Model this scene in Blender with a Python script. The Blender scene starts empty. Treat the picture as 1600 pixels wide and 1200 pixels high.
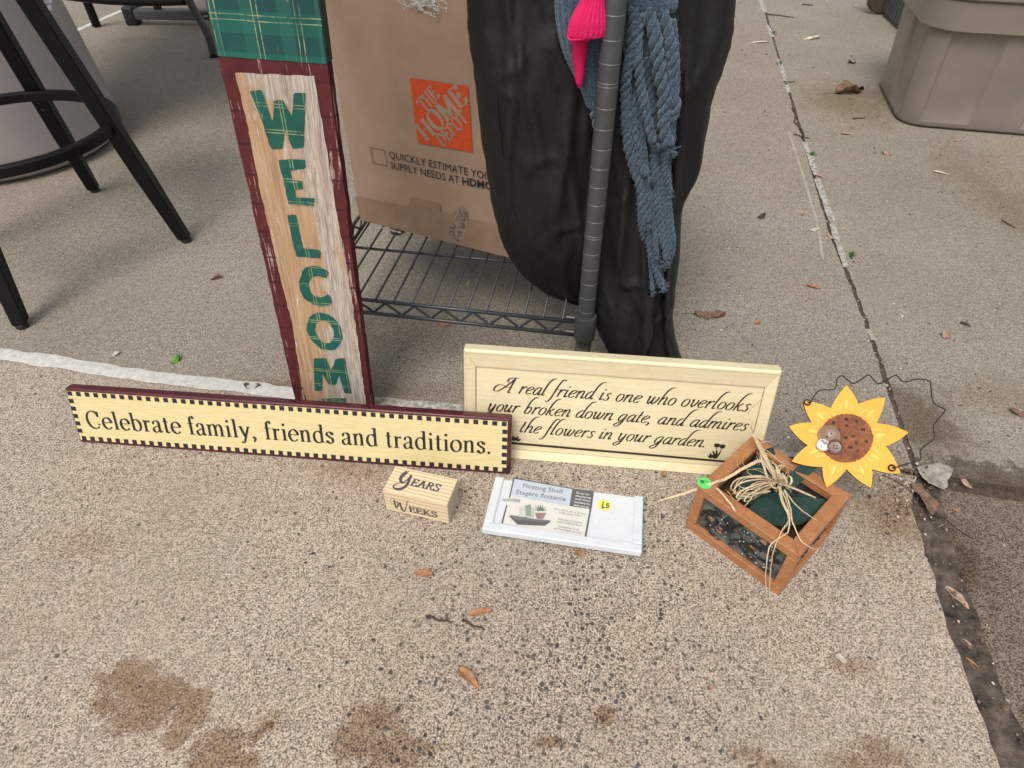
import bpy, bmesh, math, random
from math import sin, cos, pi, radians, sqrt, atan2
from mathutils import Vector, Matrix, noise as mn
random.seed(7)
V = Vector
SC = bpy.context.scene
COL = SC.collection

# ------------------------------------------------------------------ camera, world, sun, exposure
FPX, PITCH, CAM_H = 1030.0, radians(42.7), 0.77
cd = bpy.data.cameras.new('camera'); cam = bpy.data.objects.new('camera', cd); COL.objects.link(cam)
cd.sensor_width = 36; cd.lens = FPX / 1600 * 36; cd.clip_start = 0.01; cd.clip_end = 500
cam.location = (0, 0, CAM_H); cam.rotation_euler = (pi / 2 - PITCH, 0, 0)
SC.camera = cam
SUN_EL, SUN_AZ = radians(58), radians(205)      # azimuth clockwise from +Y: behind and to the left of the camera
w = bpy.data.worlds.new('World'); SC.world = w; w.use_nodes = True
nt = w.node_tree; nt.nodes.clear()
sk = nt.nodes.new('ShaderNodeTexSky'); sk.sky_type = 'NISHITA'; sk.sun_disc = False
sk.sun_elevation = SUN_EL; sk.sun_rotation = SUN_AZ; sk.air_density = 1.2; sk.dust_density = 4
hs = nt.nodes.new('ShaderNodeHueSaturation'); hs.inputs['Saturation'].default_value = 0.22
bg = nt.nodes.new('ShaderNodeBackground'); bg.inputs['Strength'].default_value = 0.11
wo = nt.nodes.new('ShaderNodeOutputWorld')
nt.links.new(sk.outputs[0], hs.inputs['Color']); nt.links.new(hs.outputs[0], bg.inputs[0]); nt.links.new(bg.outputs[0], wo.inputs[0])
sl = bpy.data.lights.new('sun', 'SUN'); sl.energy = 1.3; sl.angle = radians(24); sl.color = (1, .93, .84)
so = bpy.data.objects.new('sun', sl); COL.objects.link(so)
so.rotation_euler = (pi / 2 - SUN_EL, 0, -SUN_AZ + pi)
SC.view_settings.view_transform = 'Standard'; SC.view_settings.look = 'None'
SC.view_settings.gamma = 1; SC.view_settings.use_curve_mapping = False
SC.view_settings.exposure = 0.41

# ------------------------------------------------------------------ survey helpers: sight line -> real point
CF = V((0, cos(PITCH), -sin(PITCH))); CR = V((1, 0, 0)); CU = CR.cross(CF); CC = V((0, 0, CAM_H))
def ray(x, y): return CF + (x - 800) / FPX * CR - (y - 600) / FPX * CU
def G(x, y, h=0.0):
    d = ray(x, y); return CC + d * ((h - CAM_H) / d.z)
def YP(x, y, Y):
    d = ray(x, y); return CC + d * (Y / d.y)
def PL(x, y, p0, n):
    d = ray(x, y); return CC + d * ((V(p0) - CC).dot(n) / d.dot(n))

# ------------------------------------------------------------------ node materials
MATS = {}
class NT:
    def __init__(s, name):
        s.m = bpy.data.materials.new(name); s.m.use_nodes = True; s.t = s.m.node_tree
        s.b = s.t.nodes['Principled BSDF']; s.tc = s.n('ShaderNodeTexCoord').outputs['Object']
    def n(s, typ, **kw):
        o = s.t.nodes.new(typ)
        for k, v in kw.items(): setattr(o, k, v)
        return o
    def L(s, a, b): s.t.links.new(a, b)
    def setin(s, sock, v):
        if isinstance(v, bpy.types.NodeSocket): s.L(v, sock)
        elif v is not None:
            if isinstance(v, (tuple, list)) and len(v) == 3 and sock.type == 'RGBA': v = (*v, 1)
            sock.default_value = v
    def noise(s, scale, detail=3, rough=.55, vec=None, dist=0):
        o = s.n('ShaderNodeTexNoise'); s.setin(o.inputs['Vector'], vec or s.tc)
        o.inputs['Scale'].default_value = scale; o.inputs['Detail'].default_value = detail
        o.inputs['Roughness'].default_value = rough; o.inputs['Distortion'].default_value = dist
        return o.outputs['Fac']
    def vor(s, scale, vec=None, feature='F1', rnd=1.0):
        o = s.n('ShaderNodeTexVoronoi', feature=feature); s.setin(o.inputs['Vector'], vec or s.tc)
        o.inputs['Scale'].default_value = scale; o.inputs['Randomness'].default_value = rnd
        return o
    def ramp(s, fac, *st, interp='LINEAR'):
        o = s.n('ShaderNodeValToRGB'); o.color_ramp.interpolation = interp; s.L(fac, o.inputs[0])
        e = o.color_ramp.elements
        while len(e) < len(st): e.new(.5)
        for k, (p, c) in enumerate(st):
            e[k].position = p; e[k].color = (c, c, c, 1) if not isinstance(c, (tuple, list)) else (*c, 1)
        return o.outputs[0]
    def mix(s, fac, a, b, blend='MIX'):
        o = s.n('ShaderNodeMix', data_type='RGBA', blend_type=blend)
        s.setin(o.inputs[0], fac); s.setin(o.inputs[6], a); s.setin(o.inputs[7], b); return o.outputs[2]
    def math(s, op, a, b=0.0, c=None, clamp=False):
        o = s.n('ShaderNodeMath', operation=op, use_clamp=clamp); s.setin(o.inputs[0], a); s.setin(o.inputs[1], b)
        if c is not None: s.setin(o.inputs[2], c)
        return o.outputs[0]
    def mr(s, v, a, b, c=0.0, d=1.0):
        o = s.n('ShaderNodeMapRange'); s.setin(o.inputs[0], v)
        for i, q in zip((1, 2, 3, 4), (a, b, c, d)): o.inputs[i].default_value = q
        return o.outputs[0]
    def mapv(s, scale=(1, 1, 1), rot=(0, 0, 0), loc=(0, 0, 0), vec=None):
        o = s.n('ShaderNodeMapping'); s.setin(o.inputs[0], vec or s.tc)
        o.inputs['Scale'].default_value = scale; o.inputs['Rotation'].default_value = rot; o.inputs['Location'].default_value = loc
        return o.outputs[0]
    def sep(s, vec=None):
        o = s.n('ShaderNodeSeparateXYZ'); s.setin(o.inputs[0], vec or s.tc); return o.outputs
    def bump(s, h, strength=.3, dist=.001):
        o = s.n('ShaderNodeBump'); o.inputs['Strength'].default_value = strength; o.inputs['Distance'].default_value = dist
        s.L(h, o.inputs['Height']); s.L(o.outputs[0], s.b.inputs['Normal'])
    def done(s, base, rough=.7, metal=0.0, spec=None):
        s.setin(s.b.inputs['Base Color'], base); s.setin(s.b.inputs['Roughness'], rough); s.setin(s.b.inputs['Metallic'], metal)
        if spec is not None: s.b.inputs['Specular IOR Level'].default_value = spec
        return s.m

def mk(name, c, rough=.6, metal=0.0, var=.12, scale=40, bump=.15, bscale=None, stretch=(1, 1, 1), spec=None, bd=.0006):
    if name in MATS: return MATS[name]
    n = NT(name); v = n.mapv(scale=stretch)
    f = n.noise(scale, 4, .6, v)
    lo = tuple(x * (1 - var * 1.6) for x in c); hi = tuple(min(1, x * (1 + var * 1.2)) for x in c)
    col = n.ramp(f, (.3, lo), (.7, hi))
    g = n.noise(bscale or scale * 6, 3, .6, v)
    if bump: n.bump(g, bump, bd)
    r = n.mr(g, .3, .7, max(0, rough - .08), min(1, rough + .08))
    MATS[name] = n.done(col, r, metal, spec); return MATS[name]

# ------------------------------------------------------------------ mesh helpers
def link(name, me, m=None, parent=None, mw=None):
    o = bpy.data.objects.new(name, me); COL.objects.link(o)
    if m is not None and me is not None:
        for q in (m if isinstance(m, (list, tuple)) else [m]): me.materials.append(q)
    if parent is not None: o.parent = parent
    if mw is not None: o.matrix_world = mw
    return o
def obj(name, bm, m, parent=None, smooth=False, recalc=True):
    if recalc: bmesh.ops.recalc_face_normals(bm, faces=bm.faces)
    if smooth:
        for f in bm.faces: f.smooth = True
        if smooth != True:
            for e in bm.edges:
                if len(e.link_faces) == 2 and e.calc_face_angle(0) > smooth: e.smooth = False
    me = bpy.data.meshes.new(name); bm.to_mesh(me); bm.free()
    return link(name, me, m, parent)
def tag(o, label=None, cat=None, group=None, kind=None):
    if label: o['label'] = label
    if cat: o['category'] = cat
    if group: o['group'] = group
    if kind: o['kind'] = kind
    return o
def thing(name, label, cat, M=None, group=None):
    o = bpy.data.objects.new(name, None); COL.objects.link(o); o.empty_display_size = .02
    if M is not None: o.matrix_world = M if isinstance(M, Matrix) else Matrix.Translation(V(M))
    return tag(o, label, cat, group)
def frame(o, e, up):
    e = V(e).normalized(); up = V(up).normalized(); e = (e - up * e.dot(up)).normalized(); b = up.cross(e)
    return Matrix(((e.x, b.x, up.x, o[0]), (e.y, b.y, up.y, o[1]), (e.z, b.z, up.z, o[2]), (0, 0, 0, 1)))
def loc_px(M, x, y, yl=0.0):          # sight line cut with the local x-z plane of frame M
    n = M.to_3x3() @ V((0, 1, 0)); p0 = M @ V((0, yl, 0))
    q = M.inverted() @ PL(x, y, p0, n); return q.x, q.z
def nb(): return bmesh.new()
def box(bm, x0, x1, y0, y1, z0, z1, bev=0.0, M=None, seg=1):
    b = bmesh.new() if bev else bm
    vs = [b.verts.new((x, y, z)) for x in (x0, x1) for y in (y0, y1) for z in (z0, z1)]
    for q in ((0, 1, 3, 2), (4, 6, 7, 5), (0, 4, 5, 1), (2, 3, 7, 6), (0, 2, 6, 4), (1, 5, 7, 3)): b.faces.new([vs[i] for i in q])
    if bev:
        bmesh.ops.bevel(b, geom=list(b.edges), offset=bev, segments=seg, affect='EDGES', profile=.6)
        if M is not None: b.transform(M)
        me = bpy.data.meshes.new('t'); b.to_mesh(me); b.free(); bm.from_mesh(me); bpy.data.meshes.remove(me)
    elif M is not None:
        for v in vs: v.co = M @ v.co
def cr(pts, n=6, closed=False):
    P = [V(p) for p in pts]; out = []; N = len(P)
    for i in range(N if closed else N - 1):
        g = (lambda k: P[k % N]) if closed else (lambda k: P[max(0, min(N - 1, k))])
        a, b, c, d = g(i - 1), g(i), g(i + 1), g(i + 2)
        for k in range(n):
            t = k / n
            out.append(.5 * ((2 * b) + (c - a) * t + (2 * a - 5 * b + 4 * c - d) * t * t + (3 * b - a - 3 * c + d) * t ** 3))
    if not closed: out.append(P[-1].copy())
    return out
def tube(bm, pts, r, seg=8, cap=True, flat=1.0, twist=0, square=False):
    P = [V(p) for p in pts]; rings = []; up = None
    for i, p in enumerate(P):
        d = (P[min(i + 1, len(P) - 1)] - P[max(i - 1, 0)])
        if d.length < 1e-9: d = V((0, 0, 1))
        d.normalize()
        if up is None:
            up = V((0, 0, 1)) if abs(d.z) < .9 else V((0, 1, 0))
        up = (up - d * up.dot(d))
        if up.length < 1e-6: up = d.orthogonal()
        up.normalize(); sd = d.cross(up)
        rr = r(i / (len(P) - 1)) if callable(r) else (r[i] if isinstance(r, (list, tuple)) else r)
        ring = []
        for k in range(seg):
            a = 2 * pi * (k + (.5 if square else 0)) / seg + twist * i
            ring.append(bm.verts.new(p + (sd * cos(a) + up * sin(a) * flat) * rr))
        rings.append(ring)
    for a, b in zip(rings, rings[1:]):
        for k in range(seg): bm.faces.new((a[k], a[(k + 1) % seg], b[(k + 1) % seg], b[k]))
    if cap:
        bm.faces.new(rings[0][::-1]); bm.faces.new(rings[-1])
def lathe(bm, prof, cx=0, cy=0, seg=32, cap=True):
    rings = [[bm.verts.new((cx + r * cos(2 * pi * k / seg), cy + r * sin(2 * pi * k / seg), z)) for k in range(seg)] for r, z in prof]
    for a, b in zip(rings, rings[1:]):
        for k in range(seg): bm.faces.new((a[k], a[(k + 1) % seg], b[(k + 1) % seg], b[k]))
    if cap: bm.faces.new(rings[0][::-1]); bm.faces.new(rings[-1])
def prism(bm, pts, y0, y1, plane='xz'):
    f = (lambda p, y: (p[0], y, p[1])) if plane == 'xz' else (lambda p, y: (p[0], p[1], y))
    a = [bm.verts.new(f(p, y0)) for p in pts]; b = [bm.verts.new(f(p, y1)) for p in pts]; N = len(pts)
    fa = bm.faces.new(a); fb = bm.faces.new(b[::-1]); fa.normal_update(); fb.normal_update()
    for k in range(N): bm.faces.new((a[k], b[k], b[(k + 1) % N], a[(k + 1) % N]))
    bmesh.ops.triangulate(bm, faces=[fa, fb])
def sheet(bm, pts, y):
    f = bm.faces.new([bm.verts.new((p[0], y, p[1])) for p in pts]); f.normal_update(); bmesh.ops.triangulate(bm, faces=[f])
def wob(pts, amp, step):           # subdivide a closed outline and jitter it (hand painted edge)
    out = []
    for i, p in enumerate(pts):
        q = pts[(i + 1) % len(pts)]; d = sqrt((q[0] - p[0]) ** 2 + (q[1] - p[1]) ** 2); n = max(1, int(d / step))
        for k in range(n):
            t = k / n; a = amp if k else 0
            out.append((p[0] + (q[0] - p[0]) * t + random.uniform(-a, a), p[1] + (q[1] - p[1]) * t + random.uniform(-a, a)))
    return out

# ------------------------------------------------------------------ drawn lettering: strokes of a broad pen, laid as thin sheets
def E(cx, cy, rx, ry, a0, a1, n=14):
    return [(cx + rx * cos(radians(a0 + (a1 - a0) * k / n)), cy + ry * sin(radians(a0 + (a1 - a0) * k / n))) for k in range(n + 1)]
def sm(*p): return [tuple(q)[:2] for q in cr([(a, b, 0) for a, b in p], 6)]
def ln(*p): return list(p)
def sf(x, y, h=.2): return ('h', [(x - h, y), (x + h, y)])
def dot(x, y, r=.11): return ('d', (x, y, r))
def arch(x0, x1): return sm((x0, .68), (x0 + .12, .88), (x0 + .3, 1.0), (x1 - .06, .92), (x1, .68), (x1, .04))
ROM = {
 'C': (1.25, [E(.65, .74, .56, .76, 48, 312, 22), ln((1.08, 1.47), (1.06, 1.02)), ln((1.06, .42), (1.04, .32))]),
 'e': (.86, [E(.45, .5, .37, .5, 6, 322, 20), ('h', [(.12, .56), (.8, .56)])]),
 'l': (.5, [ln((.25, .03), (.25, 1.58)), sf(.25, .03), ('h', [(.04, 1.5), (.25, 1.56)])]),
 'b': (.95, [ln((.2, .02), (.2, 1.58)), ('h', [(0, 1.5), (.2, 1.56)]), E(.48, .5, .36, .5, 145, -145, 18)]),
 'r': (.68, [ln((.22, .03), (.22, .98)), sf(.22, .03), ('h', [(.02, .92), (.22, .98)]), sm((.22, .62), (.34, .88), (.52, .97)), dot(.56, .9, .1)]),
 'a': (.85, [sm((.14, .78), (.22, .95), (.42, 1), (.59, .9), (.62, .68), (.62, .2), (.7, .03), (.84, .1)), sm((.62, .6), (.36, .5), (.12, .34), (.12, .12), (.28, .0), (.48, .08), (.62, .25)), dot(.15, .77, .09)]),
 't': (.58, [sm((.26, 1.3), (.26, .8), (.26, .2), (.36, .02), (.54, .1)), ('h', [(.04, .97), (.5, .97)])]),
 'f': (.58, [sm((.58, 1.42), (.48, 1.56), (.33, 1.5), (.27, 1.25), (.27, .7), (.27, .03)), sf(.27, .03), ('h', [(.05, .97), (.5, .97)]), dot(.57, 1.44, .09)]),
 'm': (1.5, [ln((.2, .03), (.2, .98)), ('h', [(.0, .92), (.2, .98)]), arch(.2, .72), arch(.72, 1.24), sf(.2, .03, .18), sf(.72, .03, .18), sf(1.24, .03, .18)]),
 'n': (.98, [ln((.2, .03), (.2, .98)), ('h', [(.0, .92), (.2, .98)]), arch(.2, .72), sf(.2, .03, .18), sf(.72, .03, .18)]),
 'h': (.98, [ln((.2, .03), (.2, 1.58)), ('h', [(.0, 1.5), (.2, 1.56)]), arch(.2, .72), sf(.2, .03, .18), sf(.72, .03, .18)]),
 'i': (.46, [ln((.23, .03), (.23, .98)), ('h', [(.03, .92), (.23, .98)]), sf(.23, .03), dot(.23, 1.36, .12)]),
 'y': (.9, [ln((.14, .97), (.46, .08)), sm((.8, .97), (.47, .05), (.33, -.35), (.14, -.45)), sf(.14, .97, .17), sf(.8, .97, .14), dot(.15, -.4, .09)]),
 'd': (.98, [ln((.76, .05), (.76, 1.58)), ('h', [(.54, 1.5), (.76, 1.56)]), ('h', [(.76, .04), (.94, .1)]), E(.47, .5, .36, .5, 35, 325, 18)]),
 's': (.7, [sm((.56, .8), (.4, .98), (.18, .93), (.13, .74), (.34, .56), (.56, .4), (.56, .14), (.34, .01), (.12, .2)), ln((.58, .96), (.57, .74)), ln((.11, .03), (.12, .26))]),
 'o': (.95, [E(.47, .5, .38, .5, 0, 360, 24)]),
 ',': (.5, [dot(.2, .08, .12), sm((.27, .08), (.26, -.12), (.12, -.3))]),
 '.': (.4, [dot(.18, .08, .12)]),
 ' ': (.42, []),
}
def cap(c):
    H = 1.0
    S = lambda x, y: sf(x, y, .17)
    D = {
 'T': (.95, [ln((.47, .03), (.47, H)), ('h', [(.05, H - .02), (.9, H - .02)]), S(.47, .03), ln((.07, H), (.07, .78)), ln((.88, H), (.88, .78))]),
 'H': (1.05, [ln((.22, 0), (.22, H)), ln((.82, 0), (.82, H)), ('h', [(.22, .52), (.82, .52)]), S(.22, .03), S(.82, .03), S(.22, H - .03), S(.82, H - .03)]),
 'E': (.85, [ln((.22, 0), (.22, H)), ('h', [(.05, .03), (.76, .03)]), ('h', [(.05, H - .03), (.72, H - .03)]), ('h', [(.22, .52), (.55, .52)]), ln((.74, .0), (.76, .26)), ln((.7, H), (.7, .76)), ln((.55, .65), (.55, .4))]),
 'O': (1.0, [E(.5, .5, .38, .5, 0, 360, 24)]),
 'M': (1.25, [ln((.2, 0), (.2, H)), ln((.2, H), (.62, .08)), ln((.62, .08), (1.02, H)), ln((1.03, 0), (1.03, H)), S(.2, .03), S(1.03, .03)]),
 'D': (1.0, [ln((.22, 0), (.22, H)), sm((.1, H - .03), (.5, H - .04), (.82, .75), (.85, .5), (.82, .25), (.5, .04), (.1, .03))]),
 'P': (.85, [ln((.22, 0), (.22, H)), sm((.1, H - .03), (.5, H - .04), (.72, .75), (.5, .5), (.22, .46)), S(.22, .03)]),
 'A': (1.0, [ln((.15, .03), (.48, H)), ln((.48, H), (.86, .03)), ('h', [(.28, .36), (.7, .36)]), sf(.15, .03, .14), S(.86, .03)]),
 'R': (.95, [ln((.22, 0), (.22, H)), sm((.1, H - .03), (.5, H - .04), (.7, .76), (.5, .53), (.22, .5)), ln((.45, .52), (.84, .03)), S(.22, .03), sf(.86, .03, .1)]),
 'S': (.75, [sm((.62, .78), (.45, .97), (.2, .92), (.14, .74), (.36, .55), (.62, .38), (.62, .14), (.36, .02), (.12, .2)), ln((.63, .98), (.62, .74)), ln((.11, .0), (.12, .26))]),
 'K': (1.0, [ln((.22, 0), (.22, H)), ln((.22, .42), (.78, H - .04)), ln((.38, .56), (.84, .03)), S(.22, .03), S(.22, H - .03), sf(.78, H - .03, .14), S(.86, .03)]),
 ' ': (.4, []),
    }
    return D[c]
def asc(x): return [(x, .1), (x, .9), (x + .04, 1.7), (x + .22, 2.2), (x + .5, 2.3)]
ITA = {
 'A': (1.75, [sm((.35, .1), (.7, .55), (1.05, 1.2), (1.35, 1.95)), ln((1.33, 1.95), (1.36, .05)), sm((1.36, .1), (1.42, .0), (1.55, .08)), sm((1.62, 1.98), (1.2, 2.0), (.78, 1.8), (.8, 1.45), (1.1, 1.3)), sm((.98, .72), (.55, .95), (.1, .95), (-.1, .55), (.0, .15), (.35, .1)), ('h', [(.8, .72), (1.36, .72)])]),
 'r': (.62, [ln((.16, 0), (.16, 1)), sm((.16, .55), (.3, .85), (.48, 1.0), (.56, .88)), dot(.52, .9, .07), ('h', [(.02, .85), (.16, 1)])]),
 'e': (.7, [sm((.1, .45), (.38, .55), (.6, .78), (.5, .98), (.3, .97), (.12, .65), (.13, .25), (.32, .02), (.62, .2))]),
 'a': (.82, [sm((.6, .95), (.38, 1.0), (.14, .72), (.1, .3), (.24, .02), (.45, .15), (.6, .6)), sm((.6, 1), (.6, .3), (.66, .03), (.84, .18))]),
 'l': (.45, [sm(*asc(.14)), sm((.14, .15), (.2, .02), (.38, .15))]),
 'f': (.5, [sm((.62, 2.1), (.5, 2.25), (.32, 2.1), (.22, 1.6), (.2, .6), (.18, -.3), (.08, -.68), (-.12, -.74)), ('h', [(.02, .96), (.48, .96)]), dot(-.12, -.7, .07)]),
 'i': (.42, [sm((.15, 1), (.15, .3), (.2, .03), (.4, .2)), dot(.18, 1.38, .09), ('h', [(.0, .82), (.15, 1)])]),
 'n': (.86, [ln((.15, 0), (.15, 1)), sm((.15, .55), (.32, .88), (.52, 1), (.6, .78), (.6, .25), (.66, .03), (.84, .2)), ('h', [(.0, .82), (.15, 1)])]),
 'm': (1.3, [ln((.15, 0), (.15, 1)), sm((.15, .55), (.3, .88), (.48, 1), (.57, .78), (.57, 0)), sm((.57, .55), (.74, .88), (.93, 1), (1.01, .78), (1.01, .25), (1.07, .03), (1.26, .2)), ('h', [(.0, .82), (.15, 1)])]),
 'd': (.82, [sm((.6, .95), (.38, 1.0), (.14, .72), (.1, .3), (.24, .02), (.45, .15), (.6, .6)), sm((.6, .3), (.6, .9), (.64, 1.7), (.82, 2.2), (1.12, 2.3)), sm((.6, .3), (.66, .03), (.84, .18))]),
 's': (.6, [sm((.5, .82), (.36, .98), (.2, .85), (.26, .62), (.44, .42), (.44, .14), (.26, .0), (.08, .14)), dot(.1, .14, .07)]),
 'o': (.74, [E(.36, .5, .27, .5, 0, 360, 20)]),
 'w': (1.1, [sm((.04, .85), (.14, 1), (.18, .4), (.3, .03), (.46, .2), (.56, .98)), sm((.56, .98), (.56, .3), (.68, .03), (.86, .25), (.96, .8), (.86, .98))]),
 'h': (.86, [sm(*[(a, b - .1 * (b < .2)) for a, b in asc(.15)]), sm((.15, .55), (.32, .88), (.52, 1), (.6, .78), (.6, .25), (.66, .03), (.84, .2))]),
 'v': (.74, [sm((.06, .85), (.16, 1), (.22, .4), (.34, .03), (.52, .3), (.62, .8), (.52, .98))]),
 'k': (.8, [sm(*[(a, b - .1 * (b < .2)) for a, b in asc(.15)]), sm((.15, .5), (.4, .72), (.58, .98)), sm((.3, .62), (.46, .2), (.6, .02), (.78, .16))]),
 'y': (.84, [sm((.04, .85), (.15, 1), (.17, .4), (.28, .05), (.48, .22), (.6, .7)), sm((.6, 1), (.6, .2), (.5, -.5), (.22, -.74), (.02, -.5), (.3, -.2), (.62, .0))]),
 'u': (.84, [sm((.0, .82), (.14, 1), (.15, .4), (.24, .05), (.44, .2), (.58, .7)), sm((.58, 1), (.58, .3), (.64, .03), (.82, .18))]),
 'b': (.78, [sm(*asc(.15)), sm((.15, .3), (.25, .03), (.48, .08), (.62, .5), (.5, .95), (.3, .9), (.15, .55))]),
 'g': (.82, [sm((.6, .95), (.38, 1.0), (.14, .72), (.1, .3), (.24, .02), (.45, .15), (.6, .6)), sm((.6, 1), (.6, .2), (.5, -.5), (.22, -.74), (.02, -.5), (.3, -.2), (.62, .0))]),
 't': (.5, [sm((.2, 1.5), (.18, .9), (.17, .25), (.25, .03), (.45, .18)), ('h', [(.02, .98), (.42, .98)])]),
 ',': (.4, [dot(.14, .08, .09), sm((.2, .08), (.18, -.12), (.06, -.3))]),
 '.': (.4, [dot(.16, .08, .1)]),
 ' ': (.5, []),
}
def text_width(s, font, track=0.0): return sum((font(c) if callable(font) else font[c])[0] + track for c in s)
def letter(bm, s, font, M, thick=.17, thin=.05, slant=0.0, sx=1.0, y0=-.0004, track=0.0):
    """write s on the local x-z plane: M maps (x, z) em units to board (x, z)"""
    x = 0; k = 0
    for ch in s:
        adv, st = font(ch) if callable(font) else font[ch]
        for q in st:
            y = y0 - .000012 * (k % 9); k += 1
            T = lambda p: M(((x + p[0] + slant * p[1]) * sx, p[1]))
            if isinstance(q, tuple) and q[0] == 'd':
                cx, cz, r = q[1]
                bm.faces.new([bm.verts.new((lambda t: (t[0], y, t[1]))(T((cx + r * cos(2 * pi * i / 12), cz + r * sin(2 * pi * i / 12))))) for i in range(12)])
                continue
            hz = isinstance(q, tuple) and q[0] == 'h'
            pts = q[1] if isinstance(q, tuple) else q
            prev = None
            for i, p in enumerate(pts):
                a = pts[max(i - 1, 0)]; b = pts[min(i + 1, len(pts) - 1)]
                dx, dz = b[0] - a[0], b[1] - a[1]; L = sqrt(dx * dx + dz * dz) or 1; dx /= L; dz /= L
                wd = thin if hz else thin + (thick - thin) * abs(dz * .96 - dx * .28 * (1 if slant == 0 else -1)) ** 1.5
                A, B = T((p[0] - dz * wd / 2, p[1] + dx * wd / 2)), T((p[0] + dz * wd / 2, p[1] - dx * wd / 2))
                cur = (bm.verts.new((A[0], y, A[1])), bm.verts.new((B[0], y, B[1])))
                if prev: bm.faces.new((prev[0], cur[0], cur[1], prev[1]))
                prev = cur
        x += adv + track
    return x
def line_map(M4, p0, p1, xh, total):     # baseline from pixel p0 to pixel p1 on the board; xh = x-height in metres
    a = loc_px(M4, *p0); b = loc_px(M4, *p1); L = sqrt((b[0] - a[0]) ** 2 + (b[1] - a[1]) ** 2); ux, uz = (b[0] - a[0]) / L, (b[1] - a[1]) / L
    k = L / total
    return lambda p: (a[0] + ux * p[0] * k - uz * p[1] * xh, a[1] + uz * p[0] * k + ux * p[1] * xh)
_tc = {}
def sans(bm, s, M, bold=0.0, y=-.0004):     # Blender's built-in sans face turned into a mesh; height 1 = cap height
    cu = bpy.data.curves.new('t', 'FONT'); cu.body = s; cu.size = 1.37; cu.offset = bold; cu.resolution_u = 2
    o = bpy.data.objects.new('t', cu); me = o.to_mesh()
    wd = max((v.co.x for v in me.vertices), default=1)
    vs = [bm.verts.new((lambda t: (t[0], y, t[1]))(M((v.co.x / wd, v.co.y)))) for v in me.vertices]
    for p in me.polygons:
        try: bm.faces.new([vs[i] for i in p.vertices])
        except ValueError: pass
    o.to_mesh_clear(); bpy.data.objects.remove(o); bpy.data.curves.remove(cu)
def px_map(M4, p0, p1, hgt, up=None):      # unit width (0..1) from pixel p0 to p1, cap height hgt metres
    a = loc_px(M4, *p0); b = loc_px(M4, *p1); dx, dz = b[0] - a[0], b[1] - a[1]; L = sqrt(dx * dx + dz * dz)
    nx, nz = (-dz / L, dx / L)
    return lambda p: (a[0] + dx * p[0] + nx * p[1] * hgt, a[1] + dz * p[0] + nz * p[1] * hgt)

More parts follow.
